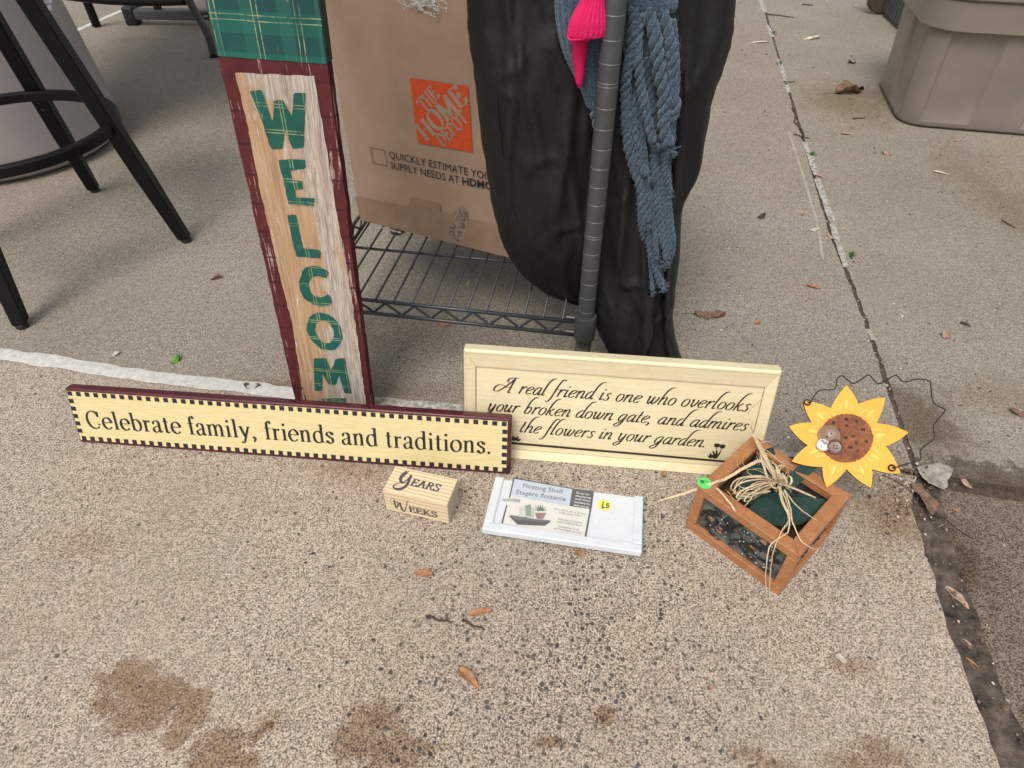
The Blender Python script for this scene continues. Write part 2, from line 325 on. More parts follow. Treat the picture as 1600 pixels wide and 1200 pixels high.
# ------------------------------------------------------------------ ground: four slabs, their joints, far ground
def concrete(name, light, mid, dark, gscale, coarse=None, stains=(), contrast=1.0, big=.12):
    n = NT(name)
    a = n.noise(gscale, 2, .75); b = n.vor(gscale * .62); rc = n.ramp(b.outputs['Color'], (0, 0.), (1, 1.))
    a2 = n.noise(gscale * 2.3, 2, .6)
    s = n.math('ADD', n.math('MULTIPLY', a, .72), n.math('ADD', n.math('MULTIPLY', rc, .12), n.math('MULTIPLY', a2, .18)))
    c0 = .515 - .075 / contrast; c1 = .515 + .045 / contrast
    col = n.ramp(s, (c0, dark), (c0 + .055, mid), (c1, light), (min(.99, c1 + .09), tuple(min(1, q * 1.3) for q in light)))
    hgt = s
    if coarse:                        # scattered bigger dark and coloured stones worn flush with the surface
        (cx, cy, rx, ry), vs, p = coarse
        q = n.n('ShaderNodeMapping', vector_type='TEXTURE'); n.L(n.tc, q.inputs[0])
        q.inputs['Location'].default_value = (cx, cy, 0); q.inputs['Scale'].default_value = (rx, ry, 1)
        ln_ = n.n('ShaderNodeVectorMath', operation='LENGTH'); n.L(q.outputs[0], ln_.inputs[0])
        zone = n.mr(n.math('ADD', ln_.outputs['Value'], n.math('MULTIPLY', n.noise(9, 3), .9)), .7, 1.7, 1, .07)
        wv = n.mapv(); wn = n.n('ShaderNodeVectorMath', operation='ADD'); nz = n.n('ShaderNodeTexNoise'); n.L(n.tc, nz.inputs[0]); nz.inputs['Scale'].default_value = 260
        ms = n.n('ShaderNodeVectorMath', operation='SCALE'); n.L(nz.outputs['Color'], ms.inputs[0]); ms.inputs['Scale'].default_value = .0035
        n.L(n.tc, wn.inputs[0]); n.L(ms.outputs[0], wn.inputs[1])
        for k, (sc_, pp) in enumerate(((vs, p), (vs * 1.9, p * 1.7))):
            v = n.vor(sc_, vec=wn.outputs[0]); cs = n.n('ShaderNodeSeparateColor'); n.L(v.outputs['Color'], cs.inputs[0])
            pick = n.math('LESS_THAN', cs.outputs[0], n.math('MULTIPLY', zone, pp))
            rad = n.mr(cs.outputs[1], 0, 1, .22, .46)
            ins = n.mr(n.math('SUBTRACT', rad, v.outputs['Distance']), 0, .06)
            mk_ = n.math('MULTIPLY', pick, ins)
            sc2 = n.ramp(cs.outputs[2], (0, (.065, .06, .06)), (.35, (.10, .088, .08)), (.6, (.14, .095, .075)), (.75, (.2, .19, .17)), (.86, (.22, .12, .08)), (.95, (.5, .46, .4)), interp='CONSTANT')
            col = n.mix(mk_, col, sc2)
    m1 = n.noise(2.2, 5, .6); m2 = n.noise(11, 4, .65)
    col = n.mix(n.mr(n.noise(4.5, 4, .6, n.mapv(loc=(3, 7, 0))), .42, .66, 0, .3), col, mid)      # areas where cement paste still covers the grains
    col = n.mix(n.mr(n.noise(1.3, 4, .6, n.mapv(loc=(8, 1, 0))), .40, .66, 0, .5), col, n.mix(1.0, col, (1.0, .94, .90), 'MULTIPLY'))
    fl = n.vor(75, n.mapv(loc=(.013, .04, 0))); fc = n.n('ShaderNodeSeparateColor'); n.L(fl.outputs['Color'], fc.inputs[0])
    fm3 = n.math('MULTIPLY', n.math('LESS_THAN', fl.outputs['Distance'], .13), n.math('GREATER_THAN', fc.outputs[0], .72)); col = n.mix(n.math('MULTIPLY', fm3, .75), col, n.ramp(fc.outputs[1], (0, dark), (.4, (.2, .12, .08)), (.55, light), (1, (.66, .6, .53))))
    col = n.mix(n.mr(m1, .3, .7, 0, 1), n.mix(1.0, col, (1 - big, 1 - big, 1 - big * 1.15), 'MULTIPLY'), col)
    col = n.mix(n.mr(m2, .5, .75, 0, .32), col, n.mix(1.0, col, (.82, .76, .68), 'MULTIPLY'))
    for grp in stains:
        grp = grp if isinstance(grp, list) else [grp]; dist = None; mn_ = max(min(g_[2], g_[3]) for g_ in grp)
        for (cx, cy, rx, ry, rot, tint, soft) in grp:
            q = n.n('ShaderNodeMapping', vector_type='TEXTURE'); n.L(n.tc, q.inputs[0])
            q.inputs['Location'].default_value = (cx, cy, 0); q.inputs['Scale'].default_value = (rx, ry, 1); q.inputs['Rotation'].default_value = (0, 0, rot)
            l_ = n.n('ShaderNodeVectorMath', operation='LENGTH'); n.L(q.outputs[0], l_.inputs[0])
            dist = l_.outputs['Value'] if dist is None else n.math('MINIMUM', dist, l_.outputs['Value'])
        nf = n.math('MULTIPLY', n.math('SUBTRACT', n.noise(1.5 / mn_, 6, .72), .5), 2.6)
        dd = n.math('ADD', dist, nf); mask = n.mr(dd, 1 + soft, 1 - soft)
        core = n.mr(dd, .9, .2, .72, 1.0); mask = n.math('MULTIPLY', mask, core)      # tide mark and soaked core
        col = n.mix(mask, col, n.mix(1.0, col, tint, 'MULTIPLY'))
    n.bump(hgt, .35, .0009)
    return n.done(col, .86, 0, .3)

def st(px, py, wx, wy, tint=(.62, .52, .40), soft=.14, rot=0):   # a stain found at a pixel, widths in pixels
    c = G(px, py); a = G(px + wx, py); b = G(px, py - wy)
    return (c.x, c.y, abs(a.x - c.x), abs(b.y - c.y), rot, tint, soft)
ST = (.60, .50, .385)
SB = (.57, .475, .38)
stF = [[st(200, 1062, 48, 34, ST), st(240, 1088, 62, 34, ST), st(168, 1102, 26, 16, ST), st(215, 1125, 44, 22, ST), st(300, 1108, 32, 32, ST), st(276, 1152, 22, 18, ST)],
       [st(345, 1170, 46, 34, ST), st(400, 1150, 14, 10, ST), st(315, 1196, 30, 18, ST), st(420, 1135, 10, 8, ST), st(385, 1190, 26, 16, ST)],
       [st(585, 1128, 50, 34, SB, .2), st(610, 1170, 66, 32, SB, .2), st(548, 1160, 34, 30, SB, .2)], st(945, 1118, 18, 18, (.62, .5, .36)), [st(1170, 1178, 30, 14, (.68, .6, .52), .35), st(1205, 1196, 40, 12, (.68, .6, .52), .35)],
       [st(1365, 1170, 30, 20, (.66, .58, .48), .4), st(1345, 1196, 56, 26, (.66, .58, .48), .4), st(1400, 1185, 22, 16, (.66, .58, .48), .4)], st(1325, 1040, 34, 14, (.72, .64, .54), .4), st(1395, 800, 60, 50, (.66, .56, .45), .5), st(130, 850, 60, 20, (.86, .80, .72), .6),
       st(860, 1160, 25, 10, ST), st(420, 1130, 28, 20, (.8, .74, .66), .3), st(560, 735, 70, 20, (.8, .74, .66), .5)]
gc = G(880, 1010); MF = concrete('front_slab_aggregate', (.555, .475, .395), (.36, .30, .248), (.125, .10, .083), 460, ((gc.x, gc.y, .20, .34), 150, .5), stF)
MR = concrete('rear_slab_concrete', (.42, .375, .315), (.27, .238, .2), (.115, .096, .08), 500, ((0, .9, .6, .35), 260, .10), [st(430, 605, 60, 12, (.7, .6, .5), .5), st(640, 612, 70, 14, (.8, .76, .7), .5)], 1.0, .2)
MRR = concrete('right_rear_slab_concrete', (.405, .37, .305), (.268, .238, .197), (.13, .107, .088), 500, None,
               [(.80, .600, .6, .050, radians(-6), (.36, .31, .27), .05), st(1440, 660, 60, 60, (.5, .44, .38), .4), st(1330, 160, 70, 30, (.75, .66, .58), .5), st(1560, 620, 90, 30, (.85, .8, .74), .5), st(1590, 330, 60, 90, (.8, .75, .7), .5)], .95, .2)
MFR = concrete('right_front_slab_concrete', (.29, .235, .185), (.18, .145, .118), (.055, .045, .038), 420, None, [st(1490, 860, 60, 60, (.5, .44, .4), .5)], 1.0, .3)

jF = [G(*p) for p in ((-900, 478), (0, 553), (240, 590), (470, 618), (620, 632), (720, 641), (1235, 712), (1430, 738))]     # front joint
jR = [G(*p) for p in ((1190, 0), (1238, 160), (1300, 370), (1345, 480), (1400, 640), (1432, 738))]              # right joint, rear run
jQ = [G(*p) for p in ((1445, 790), (1482, 900), (1512, 1000), (1585, 1185))]                                     # right joint, front run
def extend(a, b, d): q = (b - a).normalized() * d; return b + q
jF = [extend(jF[1], jF[0], 8)] + jF; jR = [extend(jR[1], jR[0], 12)] + jR; jQ = jQ + [extend(jQ[2], jQ[3], 3)]
jS = [G(1440, 742), G(1500, 752), G(1600, 768), extend(G(1500, 752), G(1600, 768), 9)]
def off(path, d):       # offset a ground path sideways (left of travel positive)
    out = []
    for i, p in enumerate(path):
        t = (path[min(i + 1, len(path) - 1)] - path[max(i - 1, 0)]).normalized(); out.append(p + V((-t.y, t.x, 0)) * d)
    return out
def rough(path, amp, step=.012, maxd=3):
    out = []
    for a, b in zip(path, path[1:]):
        L = (b - a).length; n = max(1, min(220, int(L / step)))
        for k in range(n):
            p = a.lerp(b, k / n); out.append(p + V((mn.noise(p * 31), mn.noise(p * 31 + V((7, 3, 1))), 0)) * amp + V((random.uniform(-1, 1), random.uniform(-1, 1), 0)) * amp * .25)
    return out + [path[-1]]
def slab(name, pts, z, m, depth=.11):
    bm = nb(); ch = .0035; c = sum(pts, V()) / len(pts)
    top = [bm.verts.new((p.x, p.y, z)) for p in pts]; f = bm.faces.new(top); f.normal_update()
    low = [bm.verts.new((p.x, p.y, z - depth)) for p in pts]; N = len(pts)
    for k in range(N): bm.faces.new((top[k], low[k], low[(k + 1) % N], top[(k + 1) % N]))
    bmesh.ops.triangulate(bm, faces=[f]); o = obj(name, bm, m); tag(o, kind='structure'); return o
corner = G(1436, 745)
fr = rough(off(jF, -.008), .0035)                     # front slab top edge, far left to corner
slab('front_slab', fr + rough(off(jQ, -.019), .004) + [V((.6, -3, 0)), V((-9, -3, 0))], 0, MF)
slab('rear_slab', rough(off(jF, .008), .0035) + list(reversed(rough(off(jR, -.004), .003))) + [V((-9, 14, 0))], 0, MR)
slab('right_rear_slab', list(rough(off(jR, .0045), .003)) + rough(off(jS, .006), .003) + [V((9, 14, 0))], 0, MRR)
slab('right_front_slab', rough(off(jQ, .02), .005)[::-1] + rough(off(jS, -.010), .003) + [V((9, -3, 0)), V((.9, -3, 0))], -.012, MFR)
# dirt and old sealant lying in the joints
nD = NT('joint_dirt'); d1 = nD.noise(160, 4, .7); nD.bump(d1, .8, .003)
M_dirt = nD.done(nD.ramp(d1, (.32, (.04, .03, .023)), (.55, (.095, .068, .05)), (.72, (.22, .165, .12))), .95)
def strip(name, path, wd, z, m, parent=None, amp=.002, hump=.0, step=.006, kind=None):
    P = rough(path, amp, step); bm = nb(); prev = None
    for i, p in enumerate(P):
        t = (P[min(i + 1, len(P) - 1)] - P[max(i - 1, 0)]); t = V((-t.y, t.x, 0)).normalized()
        ww = (wd(i / (len(P) - 1)) if callable(wd) else wd) * (1 + .25 * mn.noise(p * 24))
        row = [bm.verts.new(p + t * ww * s + V((0, 0, z + hump * (1 - s * s * 4) + random.uniform(-.0002, .0002)))) for s in (-.5, -.25, 0, .25, .5)]
        if prev:
            for a in range(4): bm.faces.new((prev[a], prev[a + 1], row[a + 1], row[a]))
        prev = row
    o = obj(name, bm, m, parent, smooth=True)
    if kind: tag(o, kind=kind)
    return o
o = strip('joint_dirt', jF, .03, -.007, M_dirt, kind='structure')
strip('joint_dirt', jR, .03, -.0025, M_dirt, kind='structure')
M_dirt2 = mk('damp_joint_soil', (.10, .076, .060), .9, var=.55, scale=60, bump=.9, bd=.003)
strip('joint_dirt', jQ, .046, -.006, M_dirt2, amp=.003, kind='structure')
strip('joint_dirt', [corner + V((-.02, .03, 0)), corner, G(1447, 800)], .06, -.008, M_dirt2, kind='structure')
strip('joint_dirt', jS, .03, -.0135, M_dirt, kind='structure')
# white sealant bead
nS = NT('white_sealant'); s1 = nS.noise(90, 4, .7); s2 = nS.vor(130); nS.bump(nS.noise(60, 3), .5, .002)
spk = nS.mr(s2.outputs['Distance'], .10, .16, 0, 1); sel = nS.n('ShaderNodeSeparateColor'); nS.L(s2.outputs['Color'], sel.inputs[0])
spk = nS.math('MAXIMUM', spk, nS.math('GREATER_THAN', sel.outputs[0], .12))
M_seal = nS.done(nS.mix(spk, (.07, .06, .055), nS.ramp(s1, (.3, (.44, .43, .40)), (.7, (.68, .67, .64)))), .7)
M_seal2 = mk('dirty_sealant', (.40, .38, .34), .8, var=.45, scale=120, bump=.5)
strip('sealant_strip', jF[:4] + [G(560, 626)], lambda t: .029, .0012, M_seal, amp=.0025, hump=.001, kind='structure')
strip('sealant_strip', [G(585, 627), G(650, 632), G(730, 641), G(1000, 682)], .019, .001, M_seal2, amp=.002, hump=.0012, kind='structure')
strip('sealant_strip', [G(1210, 706), G(1262, 716)], .012, .001, M_seal2, hump=.001, kind='structure')
for a, b, wd in (((1186, -6), (1196, 20), .02), ((1200, 40), (1207, 58), .016), ((1217, 92), (1229, 130), .014), ((1229, 132), (1233, 145), .014), ((1257, 222), (1276, 275), .014),
                 ((1277, 280), (1300, 345), .016), ((1300, 350), (1322, 418), .013), ((1356, 515), (1366, 532), .010), ((1268, 240), (1272, 252), .01)):
    strip('sealant_strip', [G(*a), G(*b)], wd, .0005, M_seal2, hump=.001, amp=.0015, kind='structure')
strip('patched_line', [G(1232, 205), G(1250, 260), G(1276, 345), G(1286, 405)], .006, .0006, mk('pale_mortar', (.37, .335, .285), .9, bump=.4), kind='structure')
strip('rear_joint', [G(-60, 138), G(115, 50), G(240, -5), G(380, -52)], .028, .0012, M_seal, hump=.001, kind='structure')
# ground that goes on beyond the slabs
bm = nb(); S_ = 90
bm.faces.new([bm.verts.new(p) for p in ((-S_, -S_, -.1), (S_, -S_, -.1), (S_, S_, -.1), (-S_, S_, -.1))])
tag(obj('ground', bm, MRR), kind='structure')
# crack in the lower slab, drawn as a thin dark strip
strip('crack', [G(1478, 812, -.012), G(1495, 826, -.012), G(1520, 842, -.012)], .002, -.0115 + .012, mk('crack_dark', (.03, .025, .02), .95), kind='structure')
# bigger stones standing a little proud of the worn front slab
cols = [(.075, .072, .073), (.09, .08, .072), (.15, .10, .075), (.2, .18, .16), (.45, .41, .36), (.23, .13, .085)]
ms = [mk('pebble_%s' % k, c, .55, var=.2, scale=300, bump=.2) for k, c in zip(('slate', 'charcoal', 'brown', 'grey', 'cream', 'rust'), cols)]
bm = nb()
for i in range(520):
    if i < 340: px, py = random.gauss(880, 150), random.gauss(1060, 110)
    else: px, py = random.uniform(640, 1060), random.gauss(775, 35)
    if not (-60 < px < 1500 and 735 < py < 1260): continue
    p = G(px, py)
    if p.y < .1 or p.x > .5: continue
    r = random.uniform(.001, .0019) if random.random() < .6 else random.uniform(.002, .0036); a0 = random.uniform(0, 6.28); mi = random.choice((0, 0, 0, 1, 1, 1, 2, 3, 4, 5)); ec = random.uniform(.6, 1); rt = random.uniform(0, 3.1)
    rr = [r * random.uniform(.8, 1.15) for _ in range(7)]
    def q(k, s, z):
        x = rr[k] * s * cos(a0 + k * .8976); y = rr[k] * s * ec * sin(a0 + k * .8976)
        return bm.verts.new((p.x + x * cos(rt) - y * sin(rt), p.y + x * sin(rt) + y * cos(rt), z))
    lo = [q(k, 1, -.0004) for k in range(7)]; hi = [q(k, .8, .0005) for k in range(7)]
    fs = [bm.faces.new(hi)] + [bm.faces.new((lo[k], lo[(k + 1) % 7], hi[(k + 1) % 7], hi[k])) for k in range(7)]
    for f in fs: f.material_index = mi
tag(obj('embedded_pebbles', bm, ms, smooth=True), kind='stuff')

# ================================================================== wire rack
M_rack = mk('grey_epoxy_metal', (.075, .078, .082), .42, .35, .1, 60, .05)
M_rackl = mk('worn_groove_metal', (.30, .30, .29), .4, .5, .1)
M_wire = mk('dark_coated_wire', (.06, .062, .068), .38, .4, .1, 80, .05)
RA = radians(-9.8); RE = V((cos(RA), sin(RA), 0)); RB = V((-sin(RA), cos(RA), 0))
RW, RD, SH = .462, .455, .142                     # post spacing wide and deep, shelf height
R0 = V((.1145, .822, 0)) - RE * RW                # front left post
RM = frame(R0, RE, (0, 0, 1))
rack = thing('wire_rack', 'grey wire shelving rack with a grooved round post holding a cardboard box', 'shelving rack', RM)
def post_bm():
    bm = nb(); prof = [(.0115, 0), (.0127, .002)]
    prof += [(.0127, .94), (.011, .943)]; lathe(bm, prof, seg=28); return bm
pm = None
for ix, (x, y) in enumerate(((RW, 0), (0, 0), (0, RD), (RW, RD))):
    if pm is None:
        p = obj('post', post_bm(), M_rack, rack, smooth=radians(30)); pm = p.data
        bm = nb(); z = .012; k = 0
        while z < .93:
            for zz in ((z, z + .004) if k % 8 == 3 else (z,)): lathe(bm, [(.0126, zz - .00045), (.01283, zz - .0003), (.01283, zz + .0003), (.0126, zz + .00045)], seg=28, cap=False)
            z += .0254; k += 1
        g = tag(obj('groove_rings', bm, M_rackl, p, smooth=True), kind='stuff'); gm = g.data
        bm = nb(); lathe(bm, [(.0128, .0), (.0160, .0005), (.0166, .003), (.0172, .041), (.0166, .0445), (.0128, .045)], seg=28); tube(bm, [(-.03, .0, .037), (-.014, 0, .037)], .004); tube(bm, [(-.03, .0, .009), (-.014, 0, .009)], .004)
        c = obj('corner_collar', bm, M_rack, rack, smooth=radians(50)); cm = c.data
        bm = nb(); lathe(bm, [(.015, 0), (.017, .003), (.016, .012), (.011, .013)], seg=20)
        ft = obj('foot', bm, M_wire, rack, smooth=radians(40)); fm = ft.data
    else:
        p = link('post', pm, None, rack); g = tag(link('groove_rings', gm, None, p), kind='stuff'); c = link('corner_collar', cm, None, rack); ft = link('foot', fm, None, rack)
    p.location = (x, y, .004); c.location = (x, y, .112); ft.location = (x, y, 0)
    if x == 0: c.rotation_euler = (0, 0, pi)
def shelf(z):
    for (a, b) in (((0, 0), (RW, 0)), ((0, RD), (RW, RD)), ((0, 0), (0, RD)), ((RW, 0), (RW, RD))):
        A, B = V((*a, 0)), V((*b, 0)); t = (B - A).normalized(); A = A + t * .012; B = B - t * .012
        for dz, nm in ((0, 'top_rail'), (-.026, 'bottom_rail')):
            bm = nb(); tube(bm, [A + V((0, 0, z + dz)), B + V((0, 0, z + dz))], .0033, 10); obj(nm, bm, M_wire, rack, smooth=True)
        L = (B - A).length; n = int(L / .052); pts = []
        for k in range(n + 1):
            pts += [A + t * (L * (k + .1) / (n + 1)) + V((0, 0, z - .0245 + .001)), A + t * (L * (k + .55) / (n + 1)) + V((0, 0, z - .003))]
        zz = []
        for q, r in zip(pts, pts[1:]): zz += [q, q.lerp(r, .12), q.lerp(r, .88)]
        bm = nb(); tube(bm, zz + [pts[-1]], .0021, 6); obj('truss_wire', bm, M_wire, rack, smooth=True)
    me = None; x = .030
    while x < RW - .012:
        if me is None:
            bm = nb(); tube(bm, [(0, -.002, 0), (0, RD + .002, 0)], .0019, 8); o = obj('shelf_wire', bm, M_wire, rack, smooth=True); me = o.data
        else: o = link('shelf_wire', me, None, rack)
        o.location = (x, 0, z + .0035); x += .0305
    for y in (RD * .34, RD * .67):
        bm = nb(); tube(bm, [(0, y, z - .0012), (RW, y, z - .0012)], .0026, 8); obj('cross_brace', bm, M_wire, rack, smooth=True)
shelf(SH); shelf(.66)

# ================================================================== cardboard box
nK = NT('kraft_cardboard'); k1 = nK.noise(14, 5, .65); k2 = nK.noise(420, 2, .8); kf = nK.mapv((1, 1, 45)); k3 = nK.noise(6, 2, .5, kf)
kc = nK.ramp(k1, (.3, (.33, .228, .16)), (.7, (.40, .285, .205)))
kc = nK.mix(nK.mr(k2, .62, .74, 0, .55), kc, (.12, .075, .045)); kc = nK.mix(nK.mr(nK.noise(300, 2, .8), .70, .76, 0, .6), kc, (.55, .42, .30))
nK.bump(nK.math('ADD', k3, nK.math('MULTIPLY', k1, 2)), .12, .0015)
M_kraft = nK.done(kc, .82, 0, .25)
M_tape = mk('paper_tape', (.285, .19, .127), .6, var=.1, scale=30, bump=.1)
M_orange = mk('orange_print', (.62, .075, .012), .7, var=.08, scale=200)
M_ink = mk('black_ink', (.022, .018, .022), .6, var=.1)
M_torn = mk('torn_paper', (.5, .42, .35), .9, var=.25, scale=120, bump=.6)
bo = G(562, 345, .148); be = (G(747, 392, .148) - bo).normalized()
BM = frame(bo, be, (0, 0, 1)); BW, BD, BH = .445, .27, .46
cb = thing('cardboard_box', 'brown cardboard moving box with an orange square logo standing on the wire shelf', 'box', BM)
bm = nb(); box(bm, 0, BW, 0, BD, 0, BH, .003)
bmesh.ops.subdivide_edges(bm, edges=bm.edges, cuts=5, use_grid_fill=True)
for v in bm.verts:
    if .01 < v.co.x < BW - .01 and v.co.y < .01 and .02 < v.co.z < BH - .02: v.co.y += .0016 * mn.noise(V((v.co.x * 9, 0, v.co.z * 9)))
obj('box_body', bm, M_kraft, cb)
for x0, x1, y0, y1 in ((.004, BW - .004, -.0016, BD * .5 - .002), (.004, BW - .004, BD * .5 + .002, BD - .002)):
    bm = nb(); box(bm, x0, x1, max(y0, .003), y1, BH + .0005, BH + .0035); obj('top_flap', bm, M_kraft, cb)
b_ = lambda x, y: loc_px(BM, x, y)
bm = nb(); sheet(bm, wob([b_(556, 306), b_(640, 322), b_(642, 307), (b_(690, 318)), b_(688, 330), (BW - .004, b_(690, 331)[1]), (BW - .004, .004), (.004, .004)], .0004, .01), -.0024); obj('paper_tape', bm, M_tape, cb)
bm = nb(); sheet(bm, wob([b_(585, 350), b_(628, 361), b_(628, 364), b_(600, 357)], .0006, .004), -.003); obj('torn_edge', bm, M_torn, cb)
M_clear = mk('shiny_tape_residue', (.36, .26, .19), .22, var=.5, scale=170, bump=.9, bd=.003)
bm = nb(); sheet(bm, wob([b_(712, 328), b_(722, 322), b_(731, 330), b_(733, 350), b_(727, 372), b_(716, 376), b_(706, 366), b_(702, 352), b_(710, 345)], .002, .003), -.003); obj('tape_residue', bm, M_clear, cb)
bm = nb(); sheet(bm, [b_(641, 121), b_(654, 222), b_(739.5, 237), b_(732, 134)], -.0024); lg = obj('logo_square', bm, M_orange, cb)
def ulogo(p0, p1, s, hgt, bold, kx=1.0):
    m = px_map(BM, p0, p1, hgt); tot = text_width(s, cap)
    bm = nb(); letter(bm, s, cap, lambda p: m((p[0] / tot, p[1])), .27, .07, 0, 1, -.003); obj('logo_lettering', bm, M_kraftp, lg)
M_kraftp = mk('bare_cardboard', (.36, .27, .19), .85, var=.1, scale=60)
ulogo((667, 176), (689, 150), 'THE', .0225, .3)
ulogo((668, 222), (734, 157), 'HOME', .031, .3)
ulogo((694, 229), (735, 187), 'DEPOT', .0205, .3)
bm = nb(); q = [b_(579, 229), b_(602, 234), b_(606.5, 259.5), b_(584, 254)]; qc = (sum(a[0] for a in q) / 4, sum(a[1] for a in q) / 4)
qi = [(qc[0] + (a[0] - qc[0]) * .93, qc[1] + (a[1] - qc[1]) * .93) for a in q]
vo = [bm.verts.new((a[0], -.0024, a[1])) for a in q]; vi = [bm.verts.new((a[0], -.0024, a[1])) for a in qi]
for k in range(4): bm.faces.new((vo[k], vo[(k + 1) % 4], vi[(k + 1) % 4], vi[k]))
obj('printed_frame', bm, M_ink, cb)
for s, a, b, h, bd in (('QUICKLY ESTIMATE YOUR', (609, 246), (777, 283), .0135, 0), ('SUPPLY NEEDS AT', (611, 262), (719, 286), .0135, 0), ('HDMOV', (723, 287), (782, 298), .0135, .035)):
    bm = nb(); sans(bm, s, px_map(BM, a, b, h), bd, -.0024); obj('printed_line', bm, M_ink, cb)
# lint on the box
M_lint = mk('white_lint', (.75, .75, .74), .9)
M_hair = mk('loose_hair', (.62, .55, .46), .7)
bm = nb(); c = b_(664, -2)
for k in range(90):
    a = random.gauss(0, .016); z = random.uniform(-.012, .006); p = V((c[0] + a, -.004, c[1] + z)); pts = [p]
    for _ in range(6): p = p + V((random.gauss(0, .004), random.uniform(-.001, .0008), random.gauss(0, .003))); pts.append(p)
    tube(bm, cr(pts, 2), .00022, 3, False)
o = obj('lint', bm, M_lint); o.matrix_world = BM; tag(o, 'tuft of white lint clinging high on the cardboard box', 'lint')

# ================================================================== welcome board
ud = (V((-.057, -.103, -1.586)) * -1).normalized()
wo_ = G(467.5, 648); we = V((cos(radians(-5.5)), sin(radians(-5.5)), 0))
WM = frame(wo_, we, ud)
nW = NT('weathered_peach_wood'); wv = nW.mapv((60, 60, 2.2)); g1 = nW.noise(4, 6, .7, wv, .4); g2 = nW.noise(18, 4, .7, nW.mapv((30, 30, 1.6)))
pt = nW.noise(2.2, 5, .72, nW.mapv((6, 6, 2.0), loc=(.3, 0, .1)))
peach = nW.ramp(g1, (.3, (.31, .18, .10)), (.52, (.47, .30, .17)), (.75, (.58, .43, .29)))
bare = nW.ramp(g2, (.3, (.20, .16, .14)), (.48, (.42, .345, .29)), (.62, (.58, .51, .44)), (.8, (.68, .66, .62)))
side = nW.sep()[0]
mk_ = nW.math('ADD', nW.math('MULTIPLY', nW.math('SUBTRACT', pt, .5), 3.2), nW.mr(side, .02, .10, -.32, .38))
wc = nW.mix(nW.mr(mk_, -.04, .14), peach, bare)
grey = nW.math('MULTIPLY', nW.mr(nW.noise(3, 6, .75, nW.mapv((14, 14, 3))), .60, .66), .75)
wc = nW.mix(grey, wc, (.24, .24, .27))
sc_ = nW.mr(nW.noise(9, 3, .8, nW.mapv((28, 28, 3.2), rot=(0, .1, 0))), .64, .70); wc = nW.mix(sc_, wc, (.74, .68, .62))
nW.bump(nW.math('ADD', g1, nW.math('MULTIPLY', g2, .6)), .5, .0012)
M_peach = nW.done(wc, .75)
def worn(name, c, c2, bare=(.55, .42, .36), amt=.66, sx=40):
    n = NT(name); a = n.noise(3, 6, .75, n.mapv((sx, sx, 3.0))); b = n.noise(25, 4, .6)
    col = n.ramp(b, (.3, c), (.7, c2)); col = n.mix(n.mr(a, amt, amt + .05, 0, .85), col, bare)
    n.bump(n.noise(5, 5, .7, n.mapv((60, 60, 3))), .4, .0008); return n, col
n, col = worn('maroon_paint_worn', (.075, .012, .015), (.125, .022, .024), amt=.565)
ln2 = n.sep()[2]; lnz = n.math('FRACT', n.math('MULTIPLY', ln2, 26.0)); dk = n.math('LESS_THAN', n.math('ABSOLUTE', n.math('SUBTRACT', lnz, .5)), .045)
col = n.mix(n.math('MULTIPLY', dk, .75), col, (.05, .012, .016)); M_maroon = n.done(col, .75, 0, .3)
def plaid(name, base, base2, big):
    n = NT(name); x, _, z = n.sep(); nz = n.noise(60, 3); ob = n.noise(7, 5, .7, n.mapv((9, 9, 2)))
    col = n.ramp(n.noise(16, 3), (.3, base), (.7, base2))
    if big:
        band = n.math('GREATER_THAN', n.math('SINE', n.math('MULTIPLY', z, 150)), .1); col = n.mix(n.math('MULTIPLY', band, .55), col, (.012, .04, .055))
        band = n.math('GREATER_THAN', n.math('SINE', n.math('ADD', n.math('MULTIPLY', x, 150), 1.5)), .4); col = n.mix(n.math('MULTIPLY', band, .35), col, (.03, .16, .12))
    def lines(c, per, offs, w, jit):
        t = n.math('ADD', n.math('MULTIPLY', c, 1 / per), n.math('ADD', offs, n.math('MULTIPLY', n.math('SUBTRACT', n.noise(12, 2), .5), jit)))
        d = n.math('ABSOLUTE', n.math('SUBTRACT', n.math('FRACT', t), .5)); return n.math('LESS_THAN', d, w)
    P = .047 if big else .030
    m = None
    for c, of, w in ((z, .1, .013), (z, .22, .013), (x, .35, .014), (x, .47, .012)):
        l_ = lines(c, P, of, w * (.8 if big else 1.4), .10); m = l_ if m is None else n.math('MAXIMUM', m, l_)
    br = n.math('MULTIPLY', n.mr(n.noise(90, 3, .8), .38, .5, .08, .8), n.mr(n.noise(14, 3, .7), .38, .56, .15, 1))
    col = n.mix(n.math('MULTIPLY', m, br), col, (.42, .46, .22))
    sc2 = n.math('MAXIMUM', n.mr(ob, .64, .67, 0, .9), n.mr(n.noise(5, 5, .8, n.mapv((50, 50, 5))), .665, .69, 0, .75)); col = n.mix(sc2, col, (.36, .27, .19))
    n.bump(n.noise(5, 5, .7, n.mapv((60, 60, 3))), .35, .0008); return n.done(col, .7, 0, .3)
M_plaid = plaid('green_plaid_paint', (.010, .085, .062), (.016, .125, .092), False)
M_plaidb = plaid('green_blue_plaid_paint', (.010, .085, .07), (.016, .13, .10), True)
wsn = thing('welcome_sign', 'tall weathered board lettered WELCOME in green plaid, leaning on the wire rack', 'sign', WM)
w_ = lambda x, y: loc_px(WM, x, y)
WH = .86; wl = -.001; wr = w_(580, 630)[0]
zb = w_(430, 93)[1]                          # top of the maroon frame
bm = nb(); out = wob([(wl, 0), (wr, 0), (wr, WH), (wl, WH)], .0006, .012); prism(bm, out, 0, .017); obj('board', bm, M_maroon, wsn)
